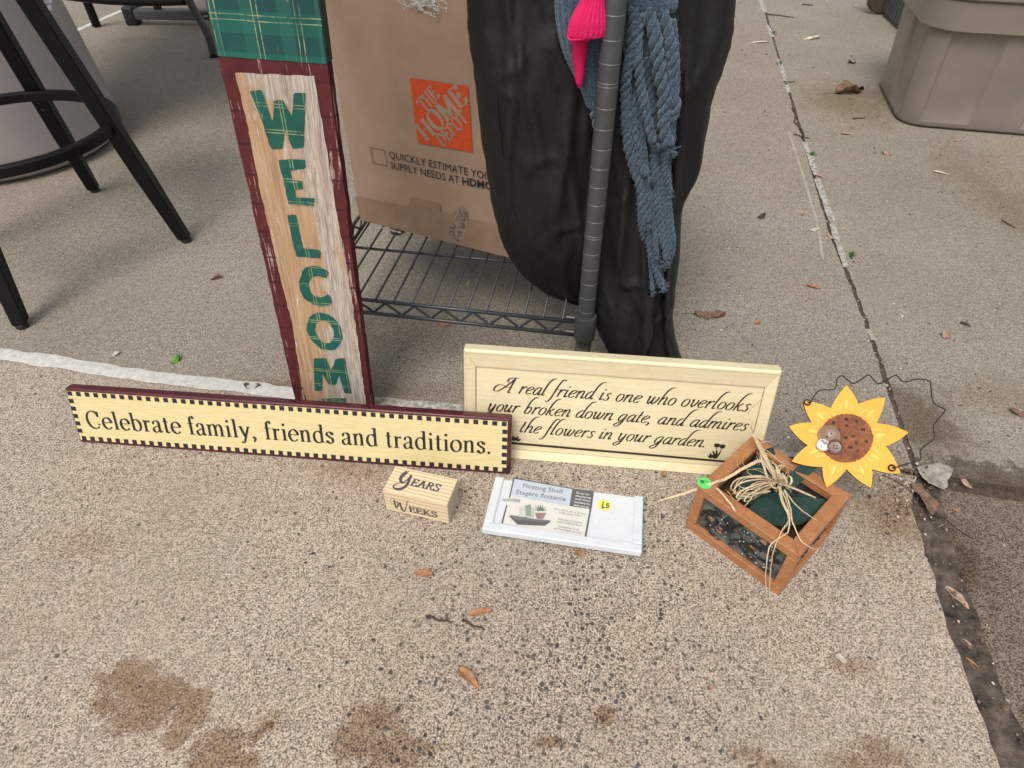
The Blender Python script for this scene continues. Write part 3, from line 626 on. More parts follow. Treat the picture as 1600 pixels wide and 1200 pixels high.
bm = nb(); sheet(bm, wob([(wl + .0004, zb), (wr - .0004, zb - .001), (wr - .0004, WH - .002), (wl + .0004, WH - .002)], .0005, .01), -.0008)
obj('plaid_panel', bm, M_plaidb, wsn)
bm = nb(); prism(bm, [(wl - .0006, zb), (wl + .0008, zb), (wl + .0008, WH), (wl - .0006, WH)], .0, .0176); prism(bm, [(wr - .0008, zb), (wr + .0008, zb), (wr + .0008, WH), (wr - .0008, WH)], .0, .0176)
obj('edge_paint', bm, mk('dark_green_paint', (.008, .035, .03), .5), wsn)
inner = [w_(*p) for p in ((367.5, 113.5), (384, 180), (407, 299), (432.5, 407.5), (457.5, 507.5), (469, 585), (479.5, 626))]
innr = [w_(*p) for p in ((572, 630), (562.5, 557.5), (550, 465), (530, 352), (516, 270), (504, 190), (491, 118))]
ib = inner[-1][1] * .0 + .012
bm = nb(); sheet(bm, wob([inner[0]] + inner[1:] + [(inner[-1][0] + .0, ib), (innr[0][0], ib)] + innr, .0008, .007), -.0008); obj('wood_panel', bm, M_peach, wsn)
LET = {'W': [(391, 142), (409, 140), (417, 163), (425, 187), (427, 187), (428.4, 158), (434, 155.5), (443, 156), (449, 168), (456.8, 180.8), (459.6, 147), (462, 144.5), (477.4, 144.5), (476.5, 190), (475.5, 227), (472, 230), (458.3, 231.8), (451, 217), (445.8, 201), (441.8, 231.8), (425.7, 232.5), (421, 225), (410, 188)],
 'E': [(435.7, 249.6), (455, 247.5), (477, 248.6), (478, 261), (475, 263), (454.6, 266), (457.2, 279.8), (472.5, 282.5), (474, 294.5), (461, 296), (463, 307.5), (492, 308.8), (490.5, 322), (470, 320), (451, 318), (444, 285)],
 'L': [(449.5, 335.5), (463, 334.5), (468, 360), (474, 387), (499, 390), (501.5, 393), (500.7, 402.5), (463.7, 400), (456, 370)],
 'C': [(515, 424.5), (503, 417), (490, 414.5), (478, 417), (472.5, 423), (467.5, 440), (469, 453), (475, 465), (490, 475), (500, 478), (510, 477.5), (517, 475), (519.5, 468.8), (516, 462), (512.5, 458.8), (506, 463), (500, 463.8), (492, 462), (486, 456), (482.5, 442.5), (487.5, 432.5), (497.5, 430), (510, 433.8)],
 'M': [(491, 558.8), (510, 558.8), (517.5, 578.8), (525, 560), (539, 558.5), (545, 590), (550.5, 613.8), (538.8, 613), (534, 598), (530, 585), (525, 600), (513.8, 600), (503.8, 582.5), (504, 609), (492.5, 609.5), (491, 590)],
 'E2': [(504, 621), (541, 621), (542, 633), (518, 634), (519, 641), (540, 643), (541, 652), (520, 653), (522, 662), (545, 663), (546, 674), (510, 673)]}
for k in ('W', 'E', 'L', 'C', 'M', 'E2'):
    bm = nb(); pts = [w_(*p) for p in LET[k]]
    sheet(bm, wob(pts, .0005, .006), -.0016); o = obj('letter', bm, M_plaid, wsn)
ox, oz = w_(507.5, 517.5); bm = nb(); N = 22
A_ = []; B_ = []
for k in range(N):
    a = 2 * pi * k / N; j = 1 + random.uniform(-.03, .03); q = .028 / sqrt(1)
    A_.append(bm.verts.new((ox + .0262 * j * cos(a), -.0016, oz + .0335 * j * sin(a)))); B_.append(bm.verts.new((ox + .0138 * j * cos(a), -.0016, oz + .0205 * j * sin(a))))
for k in range(N): bm.faces.new((A_[k], A_[(k + 1) % N], B_[(k + 1) % N], B_[k]))
obj('letter', bm, M_plaid, wsn)

# ================================================================== celebrate board
CM = frame(V((-.679, .699, 0)), V((cos(-.097), sin(-.097), 0)), V((0.0, 0, 1)))
tl = .30; b0 = V((-sin(-.097), cos(-.097), 0)); CM = frame(V((-.679, .699, .0)), V((cos(-.097), sin(-.097), 0)), V((0, 0, 1)) * cos(tl) + b0 * sin(tl))
M_mar2 = mk('maroon_gloss_paint', (.085, .014, .022), .32, var=.15, scale=60, bump=.1)
nY = NT('yellow_washed_board'); y1 = nY.noise(6, 5, .7, nY.mapv((4, 4, 60))); y2 = nY.noise(400, 2, .8)
yc = nY.ramp(y1, (.3, (.64, .51, .23)), (.5, (.73, .61, .32)), (.72, (.79, .69, .41))); yc = nY.mix(nY.mr(y2, .70, .76, 0, .3), yc, (.3, .22, .1)); nY.bump(y1, .15, .0005)
M_yel = nY.done(yc, .55)
cel = thing('celebrate_sign', 'long low cream plaque reading Celebrate family, friends and traditions with maroon edge', 'sign', CM)
CW, CH = .679, .0955
bm = nb(); box(bm, 0, CW, 0, .017, 0, CH, .0035, seg=3); obj('board', bm, M_mar2, cel, smooth=radians(40))
bm = nb(); sheet(bm, wob([(.0030, .0055), (CW - .0055, .0055), (CW - .0055, CH - .0045), (.0030, CH - .0045)], .0003, .02), -.0004); obj('cream_face', bm, M_yel, cel)
bm = nb(); n = 48; s = .0036
x0c, x1c, z0c, z1c = .0075, CW - .0105, .0092, CH - .0085
for k in range(n + 1):
    x = x0c + (x1c - x0c) * k / n
    for z, o_ in ((z1c, 0), (z0c, .35)):
        xx = x + (x1c - x0c) / n * o_ * .5
        if xx < x1c + .003: sheet(bm, [(xx - s, z - s), (xx + s, z - s), (xx + s, z + s), (xx - s, z + s)], -.0008)
for k in range(1, 6):
    z = z0c + (z1c - z0c) * k / 6
    for x in (x0c - .0008, x1c + .0012): sheet(bm, [(x - s, z - s), (x + s, z - s), (x + s, z + s), (x - s, z + s)], -.0008)
tag(obj('checker_border', bm, M_ink, cel), kind='stuff')
s = 'Celebrate family, friends and traditions.'
m = line_map(CM, (139, 668), (770, 709), .0200, text_width(s, ROM, .1))
bm = nb(); letter(bm, s, ROM, m, .225, .07, 0, 1, -.0008, .1); obj('lettering', bm, M_ink, cel)

# ================================================================== friend plaque
tl = .235; yw = -.109; b0 = V((-sin(yw), cos(yw), 0))
FM = frame(V((-.073, .673, 0)), V((cos(yw), sin(yw), 0)), V((0, 0, 1)) * cos(tl) + b0 * sin(tl)); FW, FH = .437, .182
nC = NT('cream_crackle_paint'); c1 = nC.noise(5, 5, .7, nC.mapv((5, 5, 50))); c2 = nC.noise(22, 5, .75); c3 = nC.noise(300, 2, .8)
cc = nC.ramp(c1, (.3, (.70, .60, .36)), (.7, (.82, .73, .49))); cc = nC.mix(nC.mr(c2, .56, .74, 0, .45), cc, (.62, .44, .24)); cc = nC.mix(nC.mr(c3, .7, .76, 0, .35), cc, (.4, .34, .22)); nC.bump(c1, .2, .0006)
M_cream = nC.done(cc, .5)
M_brk = mk('brown_black_print', (.035, .022, .015), .55)
fri = thing('friend_sign', 'framed cream plaque with script verse about a real friend, behind the celebrate plaque', 'sign', FM)
bm = nb(); box(bm, .004, FW - .004, .009, .014, .004, FH - .004); obj('panel', bm, M_cream, fri)
def rail(p, q, pi_, qi_):
    bm = nb()      # bevelled picture-frame member between mitres: outer edge p-q, inner edge pi-qi
    ys = (.018, .0015, 0.0, .0035, .0088)
    def row(o, i):
        d = ((i[0] - o[0]), (i[1] - o[1]))
        return [bm.verts.new((o[0] + d[0] * t, y, o[1] + d[1] * t)) for t, y in ((0, .018), (0, .0022), (.10, 0), (.16, .0), (.17, .0012), (.93, .0055), (.99, .0062), (1, .0105))]
    a, b = row(p, pi_), row(q, qi_)
    for k in range(7): bm.faces.new((a[k], b[k], b[k + 1], a[k + 1]))
    bm.faces.new(a[::-1]); bm.faces.new(b); bm.faces.new((a[0], a[-1], b[-1], b[0]))
    obj('frame_rail', bm, M_cream, fri)
g = .0003; FP0 = FM @ Matrix.Translation((0, .0062, 0))
f, zt = loc_px(FP0, 743, 573); fr_ = FW - loc_px(FP0, 1195, 609.5)[0]; zt = FH - zt; zl = loc_px(FP0, 801, 703)[1]
rail((g, FH), (FW - g, FH), (f + g, FH - zt), (FW - fr_ - g, FH - zt)); rail((g, 0), (FW - g, 0), (f + g, zl), (FW - fr_ - g, zl))
rail((0, g), (0, FH - g), (f, zl + g), (f, FH - zt - g)); rail((FW, g), (FW, FH - g), (FW - fr_, zl + g), (FW - fr_, FH - zt - g))
bm = nb(); e_ = .00045; x0, x1, z0, z1 = f, FW - fr_, zl, FH - zt        # shadow gap along the frame's inner edge, put in as thin brown strips
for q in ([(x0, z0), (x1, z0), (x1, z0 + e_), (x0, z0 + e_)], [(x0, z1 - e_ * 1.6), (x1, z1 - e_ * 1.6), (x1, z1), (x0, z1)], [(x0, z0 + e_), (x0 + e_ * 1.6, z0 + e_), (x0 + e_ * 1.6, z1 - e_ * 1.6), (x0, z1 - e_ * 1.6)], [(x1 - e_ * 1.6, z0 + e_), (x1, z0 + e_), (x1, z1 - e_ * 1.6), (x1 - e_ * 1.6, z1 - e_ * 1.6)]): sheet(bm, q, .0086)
tag(obj('gap_shade_line', bm, mk('brown_gap_shade', (.30, .21, .11), .7, var=.5, scale=90), fri), kind='stuff')
FP = FM @ Matrix.Translation((0, .0085, 0))       # printing surface
for s, a, b in (('A real friend is one who overlooks', (771, 612), (1167, 643)), ('your broken down gate, and admires', (759, 641.5), (1164, 673.5)), ('the flowers in your garden.', (809, 675), (1102, 699.2))):
    tot = text_width(s, ITA); m = line_map(FP, a, b, .0128, tot)
    bm = nb(); letter(bm, s, ITA, m, .17, .055, .38, 1, 0); o = obj('verse_line', bm, M_brk, fri); o.location = (0, .0085, 0)
bm = nb(); z = loc_px(FP, 960, 704)[1]; zA = loc_px(FP, 800, 691.8)[1]; zB = loc_px(FP, 1120, 720)[1]; xA = loc_px(FP, 760, 690)[0] ; xB = loc_px(FP, 1180, 724)[0]
sheet(bm, [(f, zA - .0022), (FW - fr_, zB - .0018), (FW - fr_, zB + .0018), (f, zA + .0018)], .0082); obj('ground_line', bm, M_brk, fri)
def leafp(c, L, wd, a):
    return [(c[0] + cos(a) * t * L - sin(a) * s_ * wd * sin(pi * min(1, max(0, t))) ** .8, c[1] + sin(a) * t * L + cos(a) * s_ * wd * sin(pi * min(1, max(0, t))) ** .8) for s_, rng in ((1, range(0, 7)), (-1, range(6, -1, -1))) for t in [k / 6 for k in rng]][1:-1]
bm = nb(); lay = 0
def lf(c, L, wd, a):
    global lay; lay += 1
    pts = leafp(c, L, wd, a); vs = []
    for p in pts:
        if not vs or (abs(p[0] - vs[-1][0]) + abs(p[1] - vs[-1][1])) > 1e-6: vs.append(p)
    sheet(bm, vs, .0081 - .00002 * lay)
for px, py in ((806, 689), (1113, 716), (1150, 719)):
    c = loc_px(FP, px, py)
    for a, L in ((2.6, .009), (2.1, .011), (1.2, .010), (.5, .009), (1.65, .007)): lf(c, L, .0019, a)
c = loc_px(FP, 1118, 716)
for dx, h_ in ((-.002, .022), (.006, .021)):
    sheet(bm, [(c[0] + dx * .3 - .0004, c[1]), (c[0] + dx * .3 + .0004, c[1]), (c[0] + dx + .0004, c[1] + h_), (c[0] + dx - .0004, c[1] + h_)], .0079 - dx * .01)
    for a in (1.2, 1.57, 1.95): lf((c[0] + dx, c[1] + h_ - .003), .0085, .0024, a)
for a in (1.2, 2.0, 1.6): lf(c, .016, .0014, a)
tag(obj('tulip_print', bm, M_brk, fri), kind='stuff')

# ================================================================== years / weeks block
M_pine = NT('pine_block'); n = M_pine; rr_ = n.sep(); wv_ = n.n('ShaderNodeTexWave', wave_type='BANDS', bands_direction='Y'); 
n.L(n.mapv((1.5, 1, 1)), wv_.inputs[0]); wv_.inputs['Scale'].default_value = 52; wv_.inputs['Distortion'].default_value = 2.2; wv_.inputs['Detail'].default_value = 2; wv_.inputs['Detail Scale'].default_value = .6
wz = n.n('ShaderNodeTexWave', wave_type='BANDS', bands_direction='Z'); n.L(n.mapv((1.5, 1, 1)), wz.inputs[0]); wz.inputs['Scale'].default_value = 42; wz.inputs['Distortion'].default_value = 2
geo = n.n('ShaderNodeTexCoord'); nz_ = n.n('ShaderNodeSeparateXYZ'); n.L(geo.outputs['Normal'], nz_.inputs[0])
f_ = n.mix(n.math('GREATER_THAN', n.math('ABSOLUTE', nz_.outputs[2]), .5), wz.outputs['Color'], wv_.outputs['Color'])
fs = n.n('ShaderNodeRGBToBW'); n.L(f_, fs.inputs[0])
pc = n.ramp(fs.outputs[0], (0, (.60, .44, .24)), (.2, (.69, .54, .33)), (.6, (.75, .62, .41)), (1, (.78, .66, .46))); n.bump(fs.outputs[0], .1, .0004)
M_pine = n.done(pc, .6); M_pend = mk('pine_end_grain', (.50, .46, .38), .8, var=.15, scale=150, bump=.4)
p0 = G(604, 796); p1 = G(702, 818.5); PM = frame(p0, p1 - p0, (0, 0, 1)); PW = (p1 - p0).length
blk = thing('wooden_block', 'small pine block printed Years and Weeks on the ground before the celebrate plaque', 'block', PM)
bm = nb(); box(bm, 0, PW, 0, .046, 0, .044, .0009); o = obj('block', bm, [M_pine, M_pend], blk)
for p in o.data.polygons:
    if abs(p.normal.x) > .9: p.material_index = 1
M_gray = mk('grey_print', (.085, .075, .085), .6)
pm_ = px_map(PM, (639.5, 799), (684, 808.5), .0125); tot = text_width('EEKS', cap)
bm = nb(); letter(bm, 'EEKS', cap, lambda p: pm_((p[0] / tot, p[1])), .24, .09, 0, 1, -.0004); obj('lettering', bm, M_gray, blk)
def brush(bm, pts, wf, y, T):
    P = cr([(a, b, 0) for a, b in pts], 7); prev = None
    for i, p in enumerate(P):
        d = P[min(i + 1, len(P) - 1)] - P[max(0, i - 1)]; d.normalize(); t = i / (len(P) - 1); q = wf(t) / 2
        A, B = T((p.x - d.y * q, p.y + d.x * q)), T((p.x + d.y * q, p.y - d.x * q)); cur = (bm.verts.new((A[0], y, A[1])), bm.verts.new((B[0], y, B[1])))
        if prev: bm.faces.new((prev[0], cur[0], cur[1], prev[1]))
        prev = cur
# script capitals drawn in photo pixels of the 9.23x enlargement, mapped on the block's faces
wt = lambda p: loc_px(PM, 570 + p[0] / 9.23, 700 + p[1] / 9.23)
bm = nb()
brush(bm, [(440, 805), (395, 790), (370, 745), (400, 725)], lambda t: 3, -.0005, wt) if False else None
brush(bm, [(430, 808), (385, 790), (365, 755), (385, 722), (430, 722)], lambda t: 4, -.0005, wt)
brush(bm, [(425, 745), (432, 790), (450, 845), (470, 850), (478, 800), (462, 760)], lambda t: 24 - 14 * t, -.0006, wt)
brush(bm, [(470, 850), (495, 800), (510, 790), (520, 840), (545, 890)], lambda t: 8 + 18 * t, -.0007, wt)
brush(bm, [(545, 890), (575, 905), (600, 830), (610, 770), (640, 750)], lambda t: 12 * (1 - t) + 4, -.0008, wt)
obj('script_initial', bm, M_gray, blk)
TP = PM @ Matrix.Translation((0, 0, .0442)) @ Matrix.Rotation(-pi / 2, 4, 'X')      # top face as a printing plane (local x right, z -> away)
tt = lambda p: loc_px(TP, 570 + p[0] / 9.23, 700 + p[1] / 9.23)
def onto_top(bm, name):
    bm.transform(Matrix.Translation((0, 0, .0442)) @ Matrix.Rotation(-pi / 2, 4, 'X')); return obj(name, bm, M_gray, blk)
bm = nb()
brush(bm, [(530, 362), (560, 375), (600, 350), (640, 340)], lambda t: 10, -.0003, tt)
brush(bm, [(610, 345), (560, 385), (520, 430), (520, 480), (560, 500), (620, 450), (665, 400)], lambda t: 42 * sin(pi * min(1, t + .25)) ** .7 + 5 if t < .7 else 14, -.0004, tt)
brush(bm, [(672, 395), (640, 460), (610, 530), (540, 585), (460, 595), (415, 570), (430, 530), (520, 505), (620, 505)], lambda t: (36 if t < .45 else 36 - (t - .45) * 70) if t < .9 else 5, -.0005, tt)
onto_top(bm, 'script_initial')
pm_ = px_map(TP, (570 + 640 / 9.23, 700 + 540 / 9.23), (570 + 1055 / 9.23, 700 + 632 / 9.23), .0125); tot = text_width('EARS', cap)
bm = nb(); letter(bm, 'EARS', cap, lambda p: pm_((p[0] / tot, p[1])), .24, .09, .15, 1, -.0004); onto_top(bm, 'lettering')

# ================================================================== floating shelf in its wrap
M_white = mk('white_laminate', (.68, .72, .77), .3, var=.03, scale=60, bump=.05)
a, b, c_ = G(753, 826, .0175), G(1003, 863, .0175), G(781, 739, .0175)
ex = (b - a).normalized(); sx_ = (b - a).length; sy_ = .097
SM = frame(a - V((0, 0, .0175)), ex, V((0, 0, 1)))
SM = SM @ Matrix.Translation((0, 0, .006)) @ Matrix.Rotation(radians(-3.2), 4, 'X')
shf = thing('floating_shelf', 'white floating shelf in clear wrap with paper label, lying on the pebbled slab', 'shelf', SM)
bm = nb(); box(bm, .004, sx_ - .004, .003, sy_ - .0003, .002, .0075, .0006); obj('shelf_board', bm, M_white, shf)
bm = nb(); box(bm, 0, sx_, -.0005, .0125, .0005, .0115, .0012); obj('front_lip', bm, M_white, shf)
for x in (0, sx_ - .0125):
    bm = nb(); box(bm, x, x + .0125, .0131, sy_, .0005, .0115, .0012); obj('side_lip', bm, M_white, shf)
tz = .0079
TPs = SM @ Matrix.Translation((0, 0, tz)) @ Matrix.Rotation(-pi / 2, 4, 'X')
s_ = lambda zx, zy: loc_px(TPs, 730 + zx / 5.333, 720 + zy / 5.333)
def top_sheet(name, polys, m, lift, par=shf):
    bm = nb()
    for k, p in enumerate(polys): sheet(bm, p, 0)
    bm.transform(Matrix.Translation((0, 0, tz + lift)) @ Matrix.Rotation(-pi / 2, 4, 'X')); return obj(name, bm, m, par)
M_lab = mk('white_label', (.72, .71, .66), .35, var=.04); M_labb = mk('pale_blue_label', (.50, .58, .68), .35, var=.04); M_blk = mk('label_black', (.03, .03, .035), .35)
card = top_sheet('label_card', [[s_(392, 143), s_(280, 522), s_(990, 648), s_(1056, 255)]], M_lab, .0003)
top_sheet('label_panel', [[s_(392, 150), s_(358, 292), s_(852, 380), s_(876, 234)]], M_labb, .0006, card)
top_sheet('label_panel', [[s_(876, 230), s_(852, 380), s_(1035, 405), s_(1056, 255)]], M_blk, .0006, card)
top_sheet('label_border', [[s_(385, 143), s_(347, 312), s_(357, 312), s_(397, 145)], [s_(325, 370), s_(283, 522), s_(297, 524), s_(335, 372)], [s_(1020, 405), s_(975, 645), s_(990, 648), s_(1034, 405)], [s_(388, 143), s_(386, 151), s_(876, 238), s_(878, 229)]], M_blk, .0009, card)
def top_text(s, a, b, h, m, lift=.0012, bold=0):
    bm = nb(); mm = px_map(TPs, (730 + a[0] / 5.333, 720 + a[1] / 5.333), (730 + b[0] / 5.333, 720 + b[1] / 5.333), h); sans(bm, s, mm, bold, 0)
    bm.transform(Matrix.Translation((0, 0, tz + lift)) @ Matrix.Rotation(-pi / 2, 4, 'X')); obj('label_print', bm, m, card)
M_gr2 = mk('label_grey_ink', (.12, .12, .13), .4); M_wh2 = mk('label_white_ink', (.75, .75, .75), .4)
top_text('Floating Shelf', (458, 225), (795, 278), .0085, M_gr2); top_text('Etagère flottante', (402, 278), (820, 340), .0085, M_gr2)
for k, t in enumerate(('Great for', 'displaying', 'small items,', 'knickknacks,', 'and more!')):
    o_ = (k * 26); w0 = (905 - k * 5, 275 + o_); top_text(t, w0, (w0[0] + (115, 130, 130, 132, 126)[k], w0[1] + 20), .0036, M_wh2, bold=.02)
for t, a_, b_ in (('8.5 x 4.0 in (21 x 10 cm)', (722, 410), (985, 455)), ('holds up to 5 lbs', (760, 440), (938, 470)), ('Includes 2 screws', (755, 495), (955, 528)), ('and 2 wall anchors', (745, 515), (955, 552)), ('Comprend 2 vis', (752, 555), (930, 586)), ('et 2 ancrages au mur', (722, 572), (955, 613))):
    top_text(t, a_, b_, .0034, M_gr2)
PH = [([(345, 462), (700, 508), (645, 545), (420, 535)], M_blk, .0010), ([(355, 455), (560, 490), (700, 500), (640, 515), (400, 492)], mk('label_charcoal', (.10, .10, .11), .35), .0012), ([(395, 462), (500, 470), (480, 500), (385, 490)], M_gr2, .0014),
      ([(435, 390), (555, 400), (550, 480), (430, 470)], mk('print_silver', (.55, .56, .55), .3), .0016), ([(480, 380), (530, 370), (535, 470), (490, 465)], mk('print_sage', (.22, .30, .20), .4), .0018),
      ([(565, 440), (660, 440), (630, 490), (580, 488)], mk('print_maroon_pot', (.28, .12, .13), .4), .0016), ([(285, 322), (400, 318), (445, 330), (440, 348), (300, 338)], mk('print_greygreen', (.32, .38, .37), .3), .0012)]
for p, m, l in PH: top_sheet('label_picture', [[s_(*q) for q in p]], m, l, card)
pl = []
for a_ in range(7):
    ang = radians(15 + a_ * 25); c = (608, 425)
    pl.append([s_(c[0] - 6 * sin(ang), c[1] - 6 * cos(ang) * .8), s_(c[0] + 62 * cos(ang), c[1] - 58 * sin(ang)), s_(c[0] + 10 * sin(ang) + 20 * cos(ang), c[1] + 6 * cos(ang) - 20 * sin(ang))])
for k, q in enumerate(pl): top_sheet('label_picture', [q], mk('print_leaf', (.05, .13, .04), .4), .0020 + k * .00003, card)
stc = s_(1141, 372); M_yst = mk('yellow_sticker', (.85, .80, .02), .4, var=.04)
st_o = top_sheet('price_sticker', [[(stc[0] + .0097 * cos(2 * pi * k / 28), stc[1] + .0093 * sin(2 * pi * k / 28)) for k in range(28)]], M_yst, .0005)
def scribble(pts, parent, T, wdt, lift, M4, m=M_ink):
    bm = nb(); brush(bm, pts, lambda t: wdt, 0, T); bm.transform(M4(lift)); obj('pen_mark', bm, m, parent)
MT = lambda l: Matrix.Translation((0, 0, tz + l)) @ Matrix.Rotation(-pi / 2, 4, 'X')
sp = lambda p: s_(*p)
for pts in ([(1136, 346), (1131, 366), (1124, 393)], [(1122, 393), (1132, 392), (1146, 388)], [(1176, 364), (1162, 362), (1160, 372), (1173, 379), (1168, 390), (1153, 389)]):
    scribble([(1141 + (a_ - 1141) * 1.15, 371 + (b_ - 371) * 1.15) for a_, b_ in pts], st_o, sp, 11, .0009, MT)
# clear wrap: crumpled film over the top
nF = NT('clear_film'); nF.b.inputs['Alpha'].default_value = .10; nF.b.inputs['Specular IOR Level'].default_value = 1
M_film = nF.done((1, 1, 1), .06)
bm = nb(); nx, ny = 46, 24; gr = []
for i in range(nx + 1):
    gr.append([bm.verts.new((sx_ * i / nx, -.002 + (sy_ + .002) * j / ny, .0123 + .0010 * mn.noise(V((i * .35, j * .6, 2))) + .0006 * abs(mn.noise(V((i * .9, j * .3, 9)))))) for j in range(ny + 1)])
for i in range(nx):
    for j in range(ny): bm.faces.new((gr[i][j], gr[i + 1][j], gr[i + 1][j + 1], gr[i][j + 1]))
obj('plastic_wrap', bm, M_film, shf, smooth=True)

# ================================================================== copper framed planter box
M_cop = NT('copper_stained_wood'); n = M_cop; a_ = n.noise(7, 5, .65, n.mapv((12, 12, 12))); bq = n.noise(120, 4, .75)
cq = n.ramp(a_, (.3, (.33, .135, .052)), (.7, (.46, .215, .09))); cq = n.mix(n.mr(bq, .69, .76, 0, .6), cq, (.60, .40, .26)); n.bump(bq, .12, .0006); M_cop = n.done(cq, .42)
M_inw = mk('raw_inner_wood', (.22, .13, .065), .7, var=.3)
BL, BF, BR, BB = V((.2415, .5405, 0)), V((.3405, .4355, 0)), V((.436, .5275, 0)), V((.332, .6375, 0))
KM = frame(BL, BF - BL, (0, 0, 1)); KL = (BF - BL).length; KD = ((BR - BF).length + (BB - BL).length) / 2; KH = .090
pla = thing('planter_box', 'square copper-brown wooden box with black floral panels and a green price dot', 'box', KM)
t, fw = .0125, .0155
for x in (0, KL - t):
    for y in (0, KD - t):
        bm = nb(); box(bm, x, x + t, y, y + t, .0145, KH - .0125, .0006); obj('corner_post', bm, M_cop, pla)
def miter(x0, x1, out, inn, z0, z1, name):      # bar along local x with mitred ends; out/inn = y of outer and inner edge
    return None
for z0, z1, nm in ((KH - .0125, KH, 'top_bar'), (0, .0145, 'bottom_bar')):
    W_ = .0175 if nm == 'top_bar' else t
    o4 = [(0, 0), (KL, 0), (KL, KD), (0, KD)]; i4 = [(W_, W_), (KL - W_, W_), (KL - W_, KD - W_), (W_, KD - W_)]
    for k in range(4):
        j = (k + 1) % 4; g = .00015
        c = [o4[k], o4[j], i4[j], i4[k]]; mx, my = sum(p[0] for p in c) / 4, sum(p[1] for p in c) / 4
        bm = nb(); b2 = bmesh.new(); prism(b2, [(p[0] + (mx - p[0]) * .003, p[1] + (my - p[1]) * .003) for p in c][::-1], z0, z1, 'xy'); 
        bmesh.ops.recalc_face_normals(b2, faces=b2.faces); bmesh.ops.bevel(b2, geom=[e for e in b2.edges if e.calc_face_angle(0) > .5], offset=.0007, segments=1, affect='EDGES')
        me = bpy.data.meshes.new('t'); b2.to_mesh(me); b2.free(); bm.from_mesh(me); obj(nm, bm, M_cop, pla)
bm = nb(); box(bm, t, KL - t, t, KD - t, .001, .004); obj('bottom_board', bm, M_inw, pla)
M_plate = mk('smoky_glass_panel', (.105, .115, .11), .25, var=.5, scale=45, bump=.2)
M_vine = mk('black_relief', (.018, .017, .016), .35, var=.3, scale=100, bump=.3); M_vine2 = mk('relief_copper_bits', (.30, .16, .085), .5, var=.3); M_pearl = mk('pearl_bits', (.5, .5, .47), .35)
def relief(L, H, rnd):
    R_ = random.Random(rnd); b1, b2, b3 = nb(), nb(), nb(); k = 0
    def leaf(bm, x, z, a, Ln, W, y):
        top = []; N = 6
        for s in (1, -1):
            for i in (range(N + 1) if s == 1 else range(N - 1, 0, -1)):
                t = i / N; w = W * sin(pi * t) ** .8 * (1 - .3 * t); top.append((x + cos(a) * t * Ln - sin(a) * w * s, z + sin(a) * t * Ln + cos(a) * w * s))
        c = bm.verts.new((x + cos(a) * Ln * .5, y - .0022, z + sin(a) * Ln * .5)); vs = [bm.verts.new((min(max(p[0], .001), L - .001), y, min(max(p[1], .001), H - .001))) for p in top]
        for i in range(len(vs)): bm.faces.new((vs[i], vs[(i + 1) % len(vs)], c))
    for cx in (L * .25, L * .72):
        for ph in range(3):
            pts = []; a = R_.uniform(0, 6.28); 
            for i in range(16):
                r = .003 + .0011 * i; q = a + i * .42; pts.append((min(max(cx + r * cos(q) * 1.3, .002), L - .002), -.0012, min(max(H * .5 + r * sin(q), .002), H - .002)))
            tube(b1, pts, lambda t: .0014 * (1 - t) + .0007, 5)
            for i in range(3, 16, 2):
                leaf(b1, pts[i][0], pts[i][2], a + i * .42 + R_.uniform(.6, 2), R_.uniform(.008, .016), R_.uniform(.002, .004), -.0005 - .0001 * (k % 9)); k += 1
    for i in range(26): leaf(b1, R_.uniform(.004, L - .02), R_.uniform(.003, H - .01), R_.uniform(-.7, .9), R_.uniform(.010, .022), R_.uniform(.002, .0045), -.0004 - .0001 * (k % 9)); k += 1
    for i in range(5): leaf(b2, R_.uniform(.01, L - .02), R_.uniform(.006, H - .01), R_.uniform(-1, 1), .012, .0045, -.0016)
    for i in range(34): 
        x, z = R_.uniform(.01, L - .01), R_.uniform(.006, H - .006); bmesh.ops.create_icosphere(b3, subdivisions=1, radius=R_.uniform(.0006, .0013), matrix=Matrix.Translation((x, -.002, z)))
    return b1, b2, b3
for k, (P, Q) in enumerate((((0, 0), (1, 0)), ((1, 0), (1, 1)), ((1, 1), (0, 1)), ((0, 1), (0, 0)))):
    p = V((P[0] * KL, P[1] * KD, 0)); q = V((Q[0] * KL, Q[1] * KD, 0)); d = (q - p).normalized(); L = (q - p).length - 2 * t; Hh = KH - .027
    fm_ = frame(p + d * t, d, (0, 0, 1)) @ Matrix.Translation((0, .006, .0145))
    bm = nb(); box(bm, .0002, L - .0002, 0, .0022, .0002, Hh - .0002); bm.transform(fm_); pn = obj('side_panel', bm, M_plate, pla)
    for bm_, m_, nm in zip(relief(L, Hh, 11 + k), (M_vine, M_vine2, M_pearl), ('vine_relief', 'leaf_relief', 'pearl_relief')):
        bm_.transform(fm_); tag(obj(nm, bm_, m_, pn, smooth=(nm == 'pearl_relief')), kind='stuff')
M_gst = mk('green_sticker', (.12, .70, .16), .45, var=.04)
TK = KM @ Matrix.Translation((0, 0, KH)) @ Matrix.Rotation(-pi / 2, 4, 'X'); kc_ = loc_px(TK, 1101, 755)
bm = nb(); sheet(bm, [(kc_[0] + .0095 * cos(2 * pi * k / 26), kc_[1] + .0095 * sin(2 * pi * k / 26)) for k in range(26)], 0)
KT = lambda l: Matrix.Translation((0, 0, KH + l)) @ Matrix.Rotation(-pi / 2, 4, 'X')
bm.transform(KT(.0004)); gs = obj('price_sticker', bm, M_gst, pla)
kp = lambda p: loc_px(TK, 950 + p[0] * .1875, 550 + p[1] * .1875)
